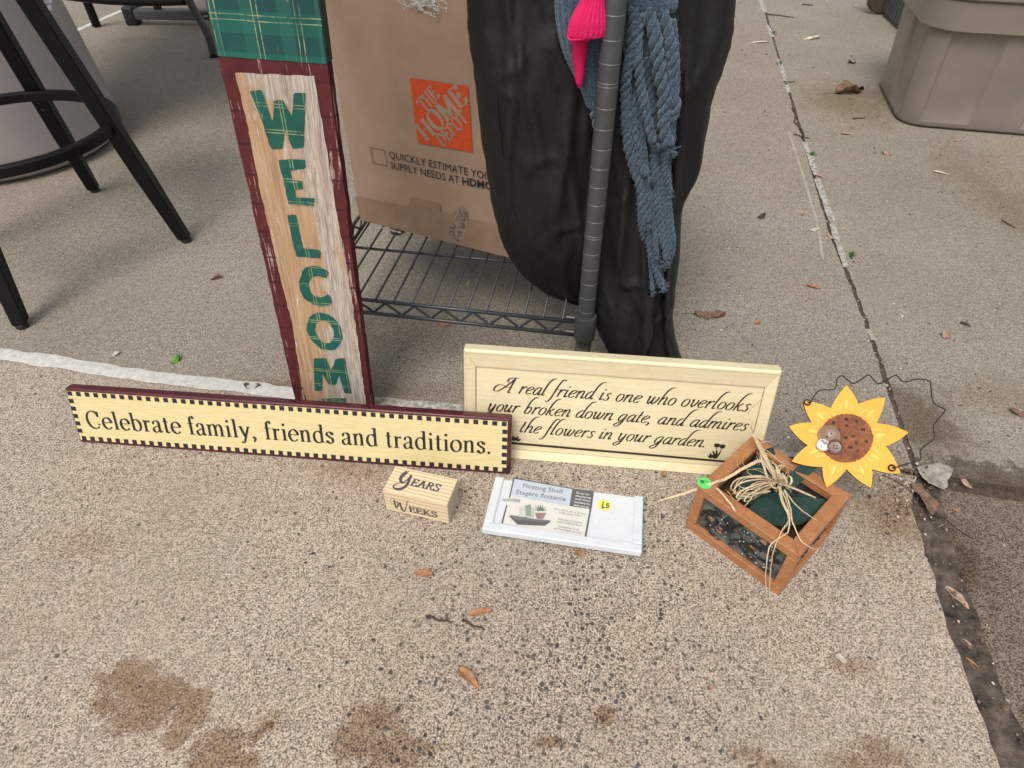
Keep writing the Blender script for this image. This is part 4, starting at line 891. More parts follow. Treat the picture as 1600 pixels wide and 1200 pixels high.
for pts in ([(762, 1090), (775, 1080), (770, 1072), (784, 1078), (780, 1092)], [(786, 1090), (790, 1074), (798, 1088), (800, 1072)], [(775, 1098), (800, 1094)], [(812, 1080), (826, 1086)]):
    bm = nb(); brush(bm, pts, lambda t: 5, 0, kp); bm.transform(KT(.0008)); obj('pen_mark', bm, M_ink, gs)

# ================================================================== wooden sunflower on its stake
fn = V((-.26, -.50, .82)).normalized(); fp = G(1288, 735, KH + .011)
fe = V((1, 0, 0)); fe = (fe - fn * fe.dot(fn)).normalized(); fu = fn.cross(fe)         # local: x right, z up the board, y into it
SFM = Matrix(((fe.x, -fn.x, fu.x, fp.x), (fe.y, -fn.y, fu.y, fp.y), (fe.z, -fn.z, fu.z, fp.z), (0, 0, 0, 1)))
z7 = lambda p: loc_px(SFM, 1200 + p[0] * .1875, 570 + p[1] * .1875)
z6 = lambda p: loc_px(SFM, 1020 + p[0] * .23336, 660 + p[1] * .23336)
sun = thing('wooden_sunflower', 'yellow painted wooden sunflower with rusty center and buttons, its green stake in the box', 'sunflower decoration', SFM)
nP = NT('yellow_petal_paint'); p1_ = nP.noise(26, 4, .6); pcx = nP.ramp(p1_, (.3, (.76, .33, .008)), (.7, (.84, .41, .018))); nP.bump(nP.noise(150, 3), .1, .0005); M_pet = nP.done(pcx, .5)
M_petl = mk('pale_yellow_stroke', (.88, .53, .09), .5, var=.1, scale=120); M_rust = NT('rusty_center'); n = M_rust; r1 = n.noise(70, 5, .75); r2 = n.noise(300, 3, .7); r3 = n.noise(22, 3)
rc_ = n.ramp(n.math('ADD', n.math('MULTIPLY', r1, .6), n.math('MULTIPLY', r2, .4)), (.35, (.10, .03, .016)), (.5, (.24, .085, .035)), (.66, (.38, .14, .05))); n.bump(r1, .6, .0012); M_rust = n.done(n.mix(n.mr(r3, .4, .7, 0, .5), rc_, (.16, .055, .035)), .85)
M_pedge = mk('dark_cut_edge', (.12, .06, .02), .8); M_green = mk('dark_green_stake_paint', (.004, .036, .029), .6, var=.25, scale=30, spec=.25)
M_lgrey = mk('grey_mdf_edge', (.32, .29, .26), .8)
tips = [((655, 168), 0), ((980, 270), 0), ((1175, 562), 0), ((1108, 908), 0), ((858, 1028), 0), ((488, 1025), 0), ((195, 805), 0), ((172, 512), 0), ((292, 300), 0)]
notch = [(755, 325), (905, 485), (985, 680), (868, 870), (655, 870), (452, 852), (330, 672), (362, 480), (522, 360)]
ol = []
for k in range(9):
    tp = tips[k][0]; a = notch[k - 1]; b = notch[k]; c = (650, 610)
    def bulge(u, v, s):
        m = ((u[0] + v[0]) / 2, (u[1] + v[1]) / 2); d = (v[0] - u[0], v[1] - u[1]); return (m[0] - d[1] * s * -1, m[1] + d[0] * s * -1)
    for u, v in ((a, tp), (tp, b)):
        m = bulge(u, v, .10); 
        for i in range(6):
            t_ = i / 6; ol.append(((1 - t_) ** 2 * u[0] + 2 * t_ * (1 - t_) * m[0] + t_ ** 2 * v[0], (1 - t_) ** 2 * u[1] + 2 * t_ * (1 - t_) * m[1] + t_ ** 2 * v[1]))
bm = nb(); prism(bm, [z7(p) for p in ol], 0.0004, .0040); ps_ = [z7(p) for p in ol]; pc_ = z7((650, 612)); fcs = nb(); sheet(fcs, [(pc_[0] + (p[0] - pc_[0]) * .994, pc_[1] + (p[1] - pc_[1]) * .994) for p in ps_], 0); obj('petal_backing', bm, M_pedge, sun); obj('petals', fcs, M_pet, sun)
bm = nb(); pts = []
for k in range(9):
    tp = tips[k][0]; d = V((tp[0] - 650, tp[1] - 612, 0)).normalized(); sd_ = V((-d.y, d.x, 0)); c0 = V((650, 612, 0)) + d * 285
    for o_, L_, w_s in ((0, 85, 26), (-55, 90, 12), (52, 80, 10), (26, 70, 8)):
        c1_ = c0 + sd_ * o_ * .8 + d * (-abs(o_) * .5); cu_ = sd_ * (-o_ * .25)
        brush(bm, [tuple((c1_ - d * L_ / 2)[:2]), tuple((c1_ + cu_ * -.6)[:2]), tuple((c1_ + d * L_ / 2 + cu_)[:2])], (lambda w: (lambda t: w * sin(pi * min(.98, max(.03, t))) ** .7))(w_s), -.0004 - .00003 * (abs(o_) % 7), z7)
obj('petal_strokes', bm, M_petl, sun)
bm = nb(); dp = []
for k in range(72):
    a = 2 * pi * k / 72; j = 1 + .02 * sin(k * 2.1 * pi / 2) + random.uniform(-.012, .012); dp.append(z7((650 + 222 * j * cos(a), 612 + 202 * j * sin(a))))
prism(bm, dp, -.0022, -.0001); ct = obj('flower_center', bm, M_rust, sun)
bm = nb()
for p in ((545, 485), (650, 458), (735, 472), (655, 510), (788, 545), (815, 642), (705, 598), (645, 610), (735, 655), (680, 690), (742, 720), (585, 548)):
    q = z7(p); bm.faces.new([bm.verts.new((q[0] + .0030 * cos(i * .785) * random.uniform(.5, 1.1), -.0026, q[1] + .0030 * sin(i * .785) * random.uniform(.5, 1.1))) for i in range(8)])
obj('seed_spots', bm, mk('dark_rust_spot', (.085, .036, .026), .9, var=.6, scale=400), ct)
def button(p, rx, col, holes, lift, nm='button'):
    q = z7(p); r = rx * .1875 / 960; m = mk('button_' + nm, col, .3, var=.12, scale=150, bump=.05)
    bm = nb(); lathe(bm, [(.0001, 0), (r * .92, 0), (r, .0008), (r * .97, .0026), (r * .84, .0030), (r * .72, .0014), (.0001, .0012)], seg=28, cap=False); bm.transform(Matrix.Translation((q[0], -lift, q[1])) @ Matrix.Rotation(pi / 2, 4, 'X'))
    o = obj('button', bm, m, sun, smooth=radians(50)); o['label'] = nm.replace('_', ' ') + ' button'
    bm = nb()
    for k in range(holes):
        a = 2 * pi * k / holes + .6; cx, cz = q[0] + r * .25 * cos(a), q[1] + r * .25 * sin(a)
        bm.faces.new([bm.verts.new((cx + r * .11 * cos(i), -lift - .0017, cz + r * .11 * sin(i))) for i in [j * pi / 4 for j in range(8)]])
    obj('button_holes', bm, M_ink, o)
button((505, 592), 70, (.28, .17, .12), 2, .0024, 'large_tan'); button((452, 674), 42, (.60, .60, .60), 2, .0030, 'small_white'); button((556, 690), 51, (.13, .07, .055), 4, .0036, 'dark_brown')
# wire hanger with coiled ends
M_dw = mk('dark_hanger_wire', (.03, .025, .025), .45, .5)
wp = [(330, 318), (362, 306), (378, 268), (425, 222), (535, 215), (560, 190), (570, 125), (605, 106), (645, 135), (685, 168), (730, 160), (815, 104), (850, 125), (890, 172), (940, 165), (1035, 108), (1065, 125), (1100, 158), (1150, 158), (1220, 140), (1315, 152), (1335, 200), (1342, 290), (1370, 345), (1440, 380), (1455, 395), (1400, 465), (1362, 520), (1370, 620), (1300, 675), (1258, 722), (1262, 790), (1190, 815), (1090, 850), (1035, 862)]
pts = []
for i, p in enumerate(wp):
    q = z7(p); pts.append(V((q[0], -.002 - .010 * sin(pi * i / (len(wp) - 1)), q[1])))
bm = nb(); tube(bm, cr(pts, 4), .00085, 6); obj('hanger_wire', bm, M_dw, sun, smooth=True)
for p in ((328, 316), (1030, 862)):
    q = z7(p); bm = nb(); tube(bm, [(q[0] + .0046 * cos(a * .5) * (1 - a * .01), -.0012 - .00013 * a, q[1] + .0046 * sin(a * .5) * (1 - a * .012)) for a in range(30)], .0006, 6); obj('wire_coil', bm, M_dw, sun, smooth=True)
# stake and leaves
stk = [z6(p) for p in ((1115, 292), (975, 288), (845, 420), (800, 480), (700, 620), (760, 660), (870, 560), (945, 445))]
bm = nb(); prism(bm, stk, .0045, .0095); obj('stake', bm, M_green, sun)
lf1 = [z6(p) for p in ((815, 150), (770, 165), (700, 215), (620, 320), (570, 420), (600, 520), (690, 560), (760, 520), (820, 430), (830, 300), (828, 200))]
bm = nb(); prism(bm, lf1, .010, .0155); l1 = obj('leaf', bm, M_green, sun)
lf2 = [z6(p) for p in ((1190, 535), (1150, 512), (1050, 500), (930, 498), (800, 470), (690, 520), (640, 575), (660, 630), (760, 680), (880, 698), (1000, 680), (1100, 620), (1165, 575))]
bm = nb(); prism(bm, lf2, .0035, .0095); l2 = obj('leaf', bm, M_green, sun)
l1.location = (0, .004, 0)
for o_ in (l1, l2):
    o_.data.materials.append(M_lgrey)
    for p_ in o_.data.polygons:
        if abs(p_.normal.y) < .5: p_.material_index = 1

# ================================================================== raffia bow
M_raf = NT('raffia_straw'); n = M_raf; rr1 = n.noise(300, 3, .6, n.mapv((1, 1, .3))); M_raf = n.done(n.ramp(rr1, (.3, (.52, .38, .21)), (.7, (.76, .63, .42))), .6)
kn = G(1222, 748, KH + .016); 
raf = thing('raffia_bow', 'bow of pale straw raffia tied round the green sunflower stake, loose ends trailing', 'bow', kn)
zz = lambda p, h: G(1020 + p[0] * .23336, 660 + p[1] * .23336, h) - kn
def ribbon(nm, pts, r, flat=.35, jit=.0008, n=6):
    P = cr(pts, n); P = [p + V((random.gauss(0, 1), random.gauss(0, 1), random.gauss(0, 1))) * jit * .25 for p in P]
    bm = nb(); L = len(P); tube(bm, P, lambda t: r * (1 - .55 * t ** 3), 6, True, flat, .03); return obj(nm, bm, M_raf, raf)
h0 = KH + .014
def loop(a_px, b_px, wdt, hh, r):       # from knot out to a and back
    k0 = (835, 400)
    s0 = V((a_px[0] - k0[0], a_px[1] - k0[1], 0)); sd_ = V((-s0.y, s0.x, 0)).normalized() * wdt
    pts = [zz(k0, h0), zz((k0[0] + s0.x * .35 + sd_.x, k0[1] + s0.y * .35 + sd_.y), h0 + hh), zz((k0[0] + s0.x * .8 + sd_.x * 1.1, k0[1] + s0.y * .8 + sd_.y * 1.1), h0 + hh * .9), zz(a_px, h0 + hh * .4),
           zz((k0[0] + s0.x * .75 - sd_.x * .9, k0[1] + s0.y * .75 - sd_.y * .9), h0 + hh * .2), zz((k0[0] + s0.x * .3 - sd_.x * .6, k0[1] + s0.y * .3 - sd_.y * .6), h0 + .002), zz(k0, h0)]
    ribbon('raffia_loop', pts, r)
for a, wd_, hh in (((545, 470), 60, .020), ((560, 500), 42, .015), ((530, 440), 72, .024), ((600, 500), 30, .012), ((575, 420), 50, .028), ((620, 530), 25, .010), ((640, 330), 30, .03), ((545, 455), 86, .018), ((885, 300), 30, .022), ((870, 290), 55, .02), ((780, 250), 34, .026), ((760, 280), 60, .02)):
    loop((a[0] + random.uniform(-8, 8), a[1] + random.uniform(-8, 8)), None, wd_ * .75, hh, random.uniform(.0007, .0012))
T_ = [  # tails: (points in the enlargement, heights, radius)
 ([(835, 400), (740, 262), (640, 290), (500, 370), (395, 410), (200, 478), (42, 524)], [h0, h0 + .012, h0 + .014, h0 + .008, KH + .003, KH - .016, KH - .032], .0017),
 ([(835, 400), (800, 320), (740, 220), (700, 140), (672, 80), (655, 20), (640, -50), (650, -90), (700, -130), (745, -175)], [h0, h0 + .012, h0 + .014, h0 + .012, .115, .130, .142, .15, .158, .165], .0016),
 ([(840, 400), (815, 330), (770, 250), (730, 170), (690, 100)], [h0, h0 + .006, h0 + .010, h0 + .008, h0 + .004], .0013),
 ([(860, 410), (940, 440), (1010, 470), (1092, 503)], [h0, h0 + .012, h0 + .014, h0 + .010], .0019),
 ([(850, 430), (865, 520), (905, 610), (910, 660), (870, 720), (830, 800), (800, 900), (785, 1040), (778, 1200)], [h0, h0 + .006, h0 + .006, KH + .006, KH + .003, KH + .002, .075, .040, .004], .0016),
 ([(870, 460), (905, 560), (915, 640), (905, 730), (860, 765), (790, 820), (765, 920), (755, 1050), (762, 1140)], [h0, h0, h0, KH + .003, KH + .004, KH + .002, .078, .04, .02], .0008),
 ([(880, 450), (940, 530), (1000, 590), (1095, 655)], [h0, h0 + .004, h0 + .002, h0 - .004], .0008),
 ([(880, 450), (920, 560), (935, 660), (985, 780), (1040, 830), (1110, 856)], [h0, h0 + .002, h0, KH + .003, KH + .002, KH - .008], .0008),
 ([(430, 440), (500, 520), (570, 620), (640, 752)], [KH + .0015, KH + .003, KH - .004, .05], .0013),
 ([(800, 380), (700, 440), (650, 520), (615, 560)], [h0, h0 + .006, h0, h0 - .01], .0008),
 ([(830, 400), (700, 400), (620, 460), (560, 525), (490, 450)], [h0, h0 + .01, h0 + .006, h0 - .004, KH - .002], .0007),
 ([(720, 170), (780, 200), (850, 260), (940, 290)], [h0 + .01, h0 + .014, h0 + .012, h0 + .006], .0005),
 ([(700, 150), (760, 128), (800, 135)], [h0 + .01, h0 + .014, h0 + .012], .0005),
 ([(720, 200), (745, 300), (790, 420), (830, 440)], [h0 + .01, h0 + .012, h0 + .006, h0], .0012),
 ([(785, 460), (700, 470), (600, 480), (570, 520)], [h0 + .002, h0 + .006, h0, h0 - .004], .001)]
for P_, H_, r in T_: ribbon('raffia_tail', [zz(p, h) for p, h in zip(P_, H_)], r * (1.3 if r > .001 else 1.1))
for k in range(26):      # fine frayed fibres
    a = (random.uniform(560, 900), random.uniform(200, 500)); d = random.uniform(0, 6.28); L = random.uniform(40, 110)
    P_ = [zz(a, h0 + random.uniform(0, .012)), zz((a[0] + cos(d) * L * .5, a[1] + sin(d) * L * .5), h0 + random.uniform(.004, .02)), zz((a[0] + cos(d + .4) * L, a[1] + sin(d + .4) * L), h0 + random.uniform(0, .01))]
    ribbon('raffia_fibre', P_, .0003, 1)
bm = nb()
for k in range(9):
    a = random.uniform(0, 3.1); d = V((cos(a), sin(a), random.uniform(-.4, .4))).normalized(); c = V((random.gauss(0, .0025), random.gauss(0, .0025), 0))
    u = d.orthogonal().normalized(); w2 = d.cross(u); tube(bm, [c + (u * cos(q) + w2 * sin(q)) * .0058 for q in [i * .45 for i in range(15)]], .0013, 6, True, .5)
obj('knot', bm, M_raf, raf)

# ================================================================== black coat: three hanging lobes
nB = NT('black_nylon'); bn = nB.noise(900, 2, .6); b2_ = nB.noise(9, 5, .6, nB.mapv((2.2, 1, 1.3))); nB.bump(nB.math('ADD', nB.math('MULTIPLY', b2_, 6), nB.math('MULTIPLY', bn, .25)), .25, .003)
M_coat = nB.done((.0085, .0078, .0084), .5, 0, .36); M_seam = mk('black_seam', (.004, .004, .004), .8)
def dense(rows, n):
    xs = [cr([(r[i], r[0], 0) for r in rows], n) for i in range(1, len(rows[0]))]
    return [(xs[0][k].y,) + tuple(x[k].x for x in xs) for k in range(len(xs[0]))]
def cloth(name, rows, m, parent, org, folds, seg=130, n=14, power=.75):
    """rows: (pixel y, left x, right x, Y distance, half thickness)"""
    bm = nb(); prev = None; D = dense(rows, n); N = len(D)
    for k, (py, xl, xr, Y, th) in enumerate(D):
        A, B = YP(xl, py, Y), YP(xr, py, Y); c = (A + B) / 2; hw = (B.x - A.x) / 2; ring = []
        for i in range(seg):
            a = 2 * pi * i / seg; cx = cos(a); sy = sin(a); x = hw * (abs(cx) ** power) * (1 if cx > 0 else -1); y = th * (abs(sy) ** .8) * (1 if sy > 0 else -1)
            u = x / max(hw, 1e-4); d = 0
            if sy < 0: d = folds(u, c.z, c.x + x) * min(1, (1 - u * u) * 2.2)
            ring.append(bm.verts.new(V((c.x + x + .0016 * mn.noise(V((0, k * .2, i * .1))), Y + y - d, c.z + .001 * mn.noise(V((i * .3, k * .3, 1))))) - org))
        if prev:
            for i in range(seg): bm.faces.new((prev[i], ring[i], ring[(i + 1) % seg], prev[(i + 1) % seg]))
        else: bm.faces.new(ring[::-1])
        prev = ring
    bm.faces.new(prev); return obj(name, bm, m, parent, smooth=True)
def ridge(v, s=1.0): return math.exp(-(v / s) ** 2)
def crease(x, z, k):      # sharp soft-sided gathers running mostly down the cloth
    a = mn.noise(V((x * 15 + z * 5, z * 2.6, k))); b = mn.noise(V((x * 24 - z * 12, z * 7, k + 5))); c = mn.noise(V((x * 40 + z * 14, z * 30, k + 9)))
    s = .0022 * (1 - min(1, abs(a) * 2.2)) ** 2 
    for (ax, az, bx, bz, amp, w_) in CRZ:
        dx, dz = bx - ax, bz - az; L2 = dx * dx + dz * dz; t = ((x - ax) * dx + (z - az) * dz) / L2
        if -.15 < t < 1.15:
            L = sqrt(L2); sd = ((x - ax) * -dz + (z - az) * dx) / L; sd += .006 * sin(t * 5 + az * 60)
            q = sd / w_ if sd > 0 else sd / w_ * 3.2
            s += .5 * amp * math.exp(-q * q) * max(0, sin(pi * (t + .15) / 1.3)) ** .8
    return s
CRZ = []
for (x1, y1, x2, y2, amp, w_) in ((868, -10, 832, 165, .011, .020), (846, 20, 800, 120, .008, .016), (780, 146, 812, 158, .007, .010), (782, 142, 800, 95, .006, .010), (873, 50, 872, 128, .010, .015), (822, 268, 872, 232, .008, .014), (905, 190, 850, 330, .010, .022),
    (790, 200, 815, 265, .006, .015), (842, 380, 902, 335, .007, .013), (820, 330, 850, 400, .006, .016), (890, 300, 880, 400, .007, .016), (925, 250, 905, 440, .009, .018), (740, 40, 752, 200, .006, .012), (765, 230, 790, 340, .005, .012),
    (948, 306, 985, 300, .006, .008), (962, 412, 990, 424, .007, .009), (945, 330, 1000, 470, .008, .018), (940, 440, 985, 560, .009, .018), (990, 350, 1012, 470, .007, .014), (1015, 440, 1004, 560, .008, .012),
    (1065, 40, 1075, 260, .010, .02), (1110, 20, 1085, 220, .009, .018), (1048, 300, 1080, 250, .007, .011), (1060, 330, 1035, 470, .008, .016), (1030, 420, 1058, 560, .009, .016), (1055, 450, 1020, 500, .006, .010), (1100, 120, 1060, 200, .006, .012)):
    a_, b_2 = YP(x1, y1, .885), YP(x2, y2, .885); CRZ.append((a_.x, a_.z, b_2.x, b_2.z, amp, w_))
co = V((.16, .86, 0))
coat = thing('black_coat', 'long black padded coat draped over the right side of the rack down to the ground', 'coat', co)
def f1(u, z, x):      # left bulging panel with a few slanting creases
    d = 0
    for u0, sl, w, a, zc, zw in ((-.55, 1.2, .07, .006, .45, .20), (-.18, -1.5, .08, .007, .42, .16), (.15, 1.7, .09, .008, .36, .15), (.45, -1.8, .08, .007, .30, .14), (.1, .9, .12, .005, .2, .1), (-.3, 2.2, .07, .005, .52, .12), (.6, 1.0, .08, .006, .48, .12), (.0, -1.0, .06, .004, .50, .1)):
        d += a * ridge(u - u0 - sl * (z - zc), w) * ridge(z - zc, zw)
    return d + .008 * mn.noise(V((u * 1.7, z * 9, 3))) + crease(x, z, 3)
cloth('coat_front', [(-150, 722, 930, .945, .045), (-60, 726, 935, .945, .050), (0, 729, 950, .94, .052), (60, 733, 960, .935, .054), (130, 743, 965, .93, .055), (200, 751, 962, .925, .055), (270, 761, 955, .92, .052), (330, 772, 948, .915, .048), (380, 787, 940, .91, .043), (420, 812, 934, .905, .036), (448, 846, 930, .90, .027), (466, 884, 926, .895, .016), (474, 905, 922, .89, .006)], M_coat, coat, co, f1)
def f2(u, z, x):
    return crease(x, z, 13) + .005 * mn.noise(V((u * 2.5, z * 8, 13))) + .007 * ridge(u + .2 - 1.1 * (z - .25), .13) * ridge(z - .3, .12) + .006 * ridge(u - .35 + .8 * (z - .4), .12) + .004 * ridge(u - .1 + 3 * (z - .17), .08) * ridge(z - .17, .05)
cloth('coat_sleeve', [(-150, 945, 1040, .90, .03), (0, 938, 1040, .90, .03), (120, 930, 1040, .90, .033), (250, 925, 1035, .895, .034), (350, 920, 1030, .885, .036), (430, 918, 1026, .875, .038), (480, 922, 1020, .862, .04), (515, 934, 1018, .85, .04), (545, 950, 1010, .838, .036), (575, 972, 1004, .825, .03), (600, 984, 1002, .81, .016)], M_coat, coat, co, f2)
def f3(u, z, x):
    return crease(x, z, 23) + .006 * mn.noise(V((u * 2, z * 7, 23))) + .008 * ridge(u - .3 + .9 * (z - .3), .12) + .006 * ridge(u + .35 - .8 * (z - .45), .12) + .006 * ridge(u + .1 - 2.5 * (z - .14), .1) * ridge(z - .14, .07)
cloth('coat_back', [(-150, 985, 1158, .99, .04), (0, 980, 1148, .985, .042), (60, 978, 1141, .98, .042), (110, 976, 1126, .975, .042), (160, 975, 1110, .97, .04), (260, 975, 1092, .955, .04), (320, 975, 1066, .94, .038), (400, 975, 1060, .925, .038), (450, 978, 1054, .91, .038), (490, 985, 1050, .895, .036), (530, 985, 1056, .88, .036), (562, 988, 1066, .862, .034), (590, 990, 1075, .845, .022), (612, 996, 1070, .83, .012)], M_coat, coat, co, f3)
# hem lying forward on the ground behind the plaque
bm = nb(); 
bmesh.ops.create_uvsphere(bm, u_segments=32, v_segments=16, radius=1, matrix=Matrix.Translation(V((.17, .79, .030)) - co) @ Matrix.Diagonal((.085, .062, .032, 1)))
for v in bm.verts: v.co += V((mn.noise(v.co * 30), mn.noise(v.co * 30 + V((5, 0, 0))), mn.noise(v.co * 28 + V((0, 9, 0))))) * .008
obj('coat_hem', bm, M_coat, coat, smooth=True)
def seam(pts, Y, name='seam'):
    tot = []
    for p in pts: q = YP(p[0], p[1], p[2]); tot.append(q - co)
    bm = nb(); tube(bm, cr(tot, 6), .0011, 5); obj(name, bm, M_seam, coat, smooth=True)
seam([(771, -20, .905), (772, 60, .892), (775, 150, .882), (783, 230, .875), (795, 300, .872), (808, 345, .870), (825, 385, .868), (843, 420, .868), (858, 448, .872)], 0)

# ================================================================== blue knit scarf
nK2 = NT('blue_knit'); kx, ky, kz = nK2.sep(); kn1 = nK2.noise(500, 3, .8); kn2 = nK2.noise(26, 3)
kcol = nK2.ramp(kn1, (.32, (.010, .024, .042)), (.5, (.036, .072, .115)), (.72, (.17, .27, .36))); kcol = nK2.mix(nK2.mr(kn2, .4, .7, 0, .35), kcol, (.03, .06, .095)); nK2.bump(kn1, .8, .002)
nK2.b.inputs['Sheen Weight'].default_value = .4; M_knit = nK2.done(kcol, .95)
so_ = V((.13, .84, .3)); scf = thing('blue_scarf', 'chunky blue knit scarf with twisted yarn fringe hanging on the coat beside the post', 'scarf', so_)
def knit(name, rows, cols, axis_pts=None, amp=.0022, seg=150, parent=None, m=None, pitch=.0062, nn=16, vst=.5):
    bm = nb(); D = dense(rows, nn); prev = None; s = 0; last = None
    for k, (py, xl, xr, Y, th) in enumerate(D):
        A, B = YP(xl, py, Y), YP(xr, py, Y); c = (A + B) / 2; hw = (B.x - A.x) / 2
        if last is not None: s += (c - last).length
        last = c; ring = []
        for i in range(seg):
            a = 2 * pi * i / seg; x = hw * cos(a); y = th * sin(a); f = i / seg * 2 * cols; fr = f % 1
            st_ = (s / pitch + (abs(fr - .5) * 1.1)) % 1                      # V shaped stitches
            d = amp * (abs(sin(pi * fr)) ** .6 * .7 + vst * sin(pi * st_) ** .7)
            ring.append(bm.verts.new(V((c.x + x, Y + y, c.z)) + V((cos(a), sin(a), 0)) * d + V((0, 0, .0006 * mn.noise(V((i, k, 0))))) - so_))
        if prev:
            for i in range(seg): bm.faces.new((prev[i], ring[i], ring[(i + 1) % seg], prev[(i + 1) % seg]))
        else: bm.faces.new(ring[::-1])
        prev = ring
    bm.faces.new(prev); return obj(name, bm, m or M_knit, parent or scf, smooth=True)
knit('scarf_fold', [(-90, 868, 935, .865, .016), (-20, 869, 938, .865, .017), (30, 871, 940, .865, .018), (75, 880, 942, .865, .018), (110, 895, 941, .865, .016), (140, 910, 938, .865, .013), (165, 918, 936, .865, .009)], 9)
knit('scarf_end', [(-90, 968, 1052, .862, .018), (-30, 970, 1056, .862, .019), (5, 972, 1056, .862, .018), (18, 985, 1052, .862, .012)], 11)
knit('scarf_panel', [(-20, 975, 1005, .87, .012), (60, 975, 1018, .87, .012), (120, 984, 1030, .868, .012), (180, 998, 1032, .868, .011), (230, 1012, 1034, .866, .009), (270, 1016, 1030, .866, .005)], 6)
def rope(name, pts, R, plies=3, pitch=None, seg=7):
    pitch = pitch or R * 5.2
    jk = random.uniform(0, 99); pts = [(x + (3.5 * mn.noise(V((i * 1.1, jk, 0))) if 0 < i else 0), y, Y + .004 * mn.noise(V((i * .9, jk, 5)))) for i, (x, y, Y) in enumerate(pts)]
    P = cr([YP(x, y, Y) for x, y, Y in pts], 14); Q = [P[0]]
    for p in P[1:]:
        if (p - Q[-1]).length > .0024: Q.append(p)
    bm = nb(); ph0 = random.uniform(0, 6); s = 0; st3 = []
    for i, p in enumerate(Q):
        if i: s += (p - Q[i - 1]).length
        st3.append(s)
    for k in range(plies):
        path = []
        for i, p in enumerate(Q):
            d = (Q[min(i + 1, len(Q) - 1)] - Q[max(i - 1, 0)]).normalized(); u = d.cross(V((0, 1, 0))).normalized(); v = d.cross(u)
            a = ph0 + 2 * pi * k / plies + 2 * pi * st3[i] / pitch; path.append(p + (u * cos(a) + v * sin(a)) * R * .60 * (1 + .22 * mn.noise(V((i * .06, jk, k)))) - so_)
        tube(bm, path, lambda t: R * .50 * (1 + .25 * mn.noise(V((t * 9, jk, k)))), seg, True)
    for v in bm.verts: v.co += V((random.gauss(0, 1), random.gauss(0, 1), random.gauss(0, 1))) * R * .06
    fib = nb()
    for _ in range(int(s / .0012)):
        i = random.randrange(len(Q)); a = random.uniform(0, 6.28); d = (Q[min(i + 1, len(Q) - 1)] - Q[max(i - 1, 0)]).normalized(); u = d.cross(V((0, 1, 0))).normalized(); v = d.cross(u)
        o_ = (u * cos(a) + v * sin(a)); b0_ = Q[i] + o_ * R * .9 - so_; tube(fib, [b0_, b0_ + o_ * .0022 + d * random.uniform(-.003, .003), b0_ + o_ * .003 + d * random.uniform(-.006, .006)], .00013, 3, False)
    me = bpy.data.meshes.new('t'); fib.to_mesh(me); fib.free(); bm.from_mesh(me)
    e = Q[-1]; d = (Q[-1] - Q[-3]).normalized()
    for _ in range(30):      # frayed tip
        r_ = V((random.gauss(0, .5), random.gauss(0, .5), random.gauss(0, .35))); b0_ = e - so_; tube(bm, [b0_, b0_ + (d * .8 + r_ * .5).normalized() * R * 1.1, b0_ + (d + r_ * 1.2).normalized() * R * 2.1], .0006, 4, True)
    return obj(name, bm, M_knit, scf, smooth=True)
Yr = .845
for pts, R in (
    ([(983, 130, .85), (986, 200, .846), (990, 260, .844), (1003, 305, .843), (1008, 352, .842)], .0046),
    ([(1040, 60, .846), (1046, 130, .838), (1047, 200, .838), (1040, 262, .84), (1046, 300, .84)], .0050),
    ([(994, 140, .852), (1004, 220, .846), (1014, 300, .842), (1020, 345, .84), (1024, 400, .838)], .0048),
    ([(1052, 30, .85), (1056, 80, .846), (1058, 130, .842), (1054, 190, .84), (1050, 240, .84)], .0046),
    ([(1036, 180, .85), (1038, 250, .846), (1036, 320, .843), (1044, 372, .84), (1048, 392, .84)], .0046),
    ([(990, 10, .85), (988, 70, .845), (980, 120, .842), (978, 180, .842), (984, 240, .842), (1000, 290, .842), (1009, 330, .84), (1013, 348, .838)], .0072),
    ([(1000, 20, .848), (996, 80, .842), (1000, 130, .84), (1010, 175, .84), (1020, 215, .838), (1022, 222, .836)], .0070),
    ([(1012, 10, .85), (1022, 60, .842), (1030, 110, .838), (1038, 150, .836), (1040, 200, .834), (1044, 228, .832)], .0092),
    ([(1030, 5, .852), (1042, 40, .846), (1050, 90, .842), (1052, 140, .84), (1055, 165, .838), (1048, 185, .838), (1042, 190, .838)], .0078),
    ([(985, 150, .85), (990, 200, .846), (998, 240, .843), (1005, 262, .84), (1012, 275, .838)], .0070),
    ([(1003, 270, .848), (1000, 320, .846), (1008, 380, .845), (1014, 430, .843), (1020, 455, .84)], .0056),
    ([(1014, 330, .848), (1014, 370, .846), (1022, 410, .843), (1030, 440, .84), (1036, 448, .838)], .0062),
    ([(1022, 240, .848), (1024, 290, .845), (1030, 340, .842), (1036, 380, .84), (1044, 405, .838)], .0066),
    ([(1044, 200, .85), (1042, 260, .847), (1044, 320, .845), (1050, 370, .843), (1049, 400, .842), (1038, 412, .842)], .0060),
    ([(1010, 90, .855), (1018, 160, .852), (1024, 230, .85), (1034, 300, .85), (1040, 350, .85)], .0064),
    ([(925, 110, .868), (928, 150, .862), (932, 185, .86), (938, 215, .86)], .0080),
    ([(1004, 250, .856), (1018, 310, .853), (1026, 380, .852), (1030, 430, .85), (1034, 442, .848)], .0060)):
    rope('fringe_strand', [(x, y, Y) for x, y, Y in pts], R * .86)

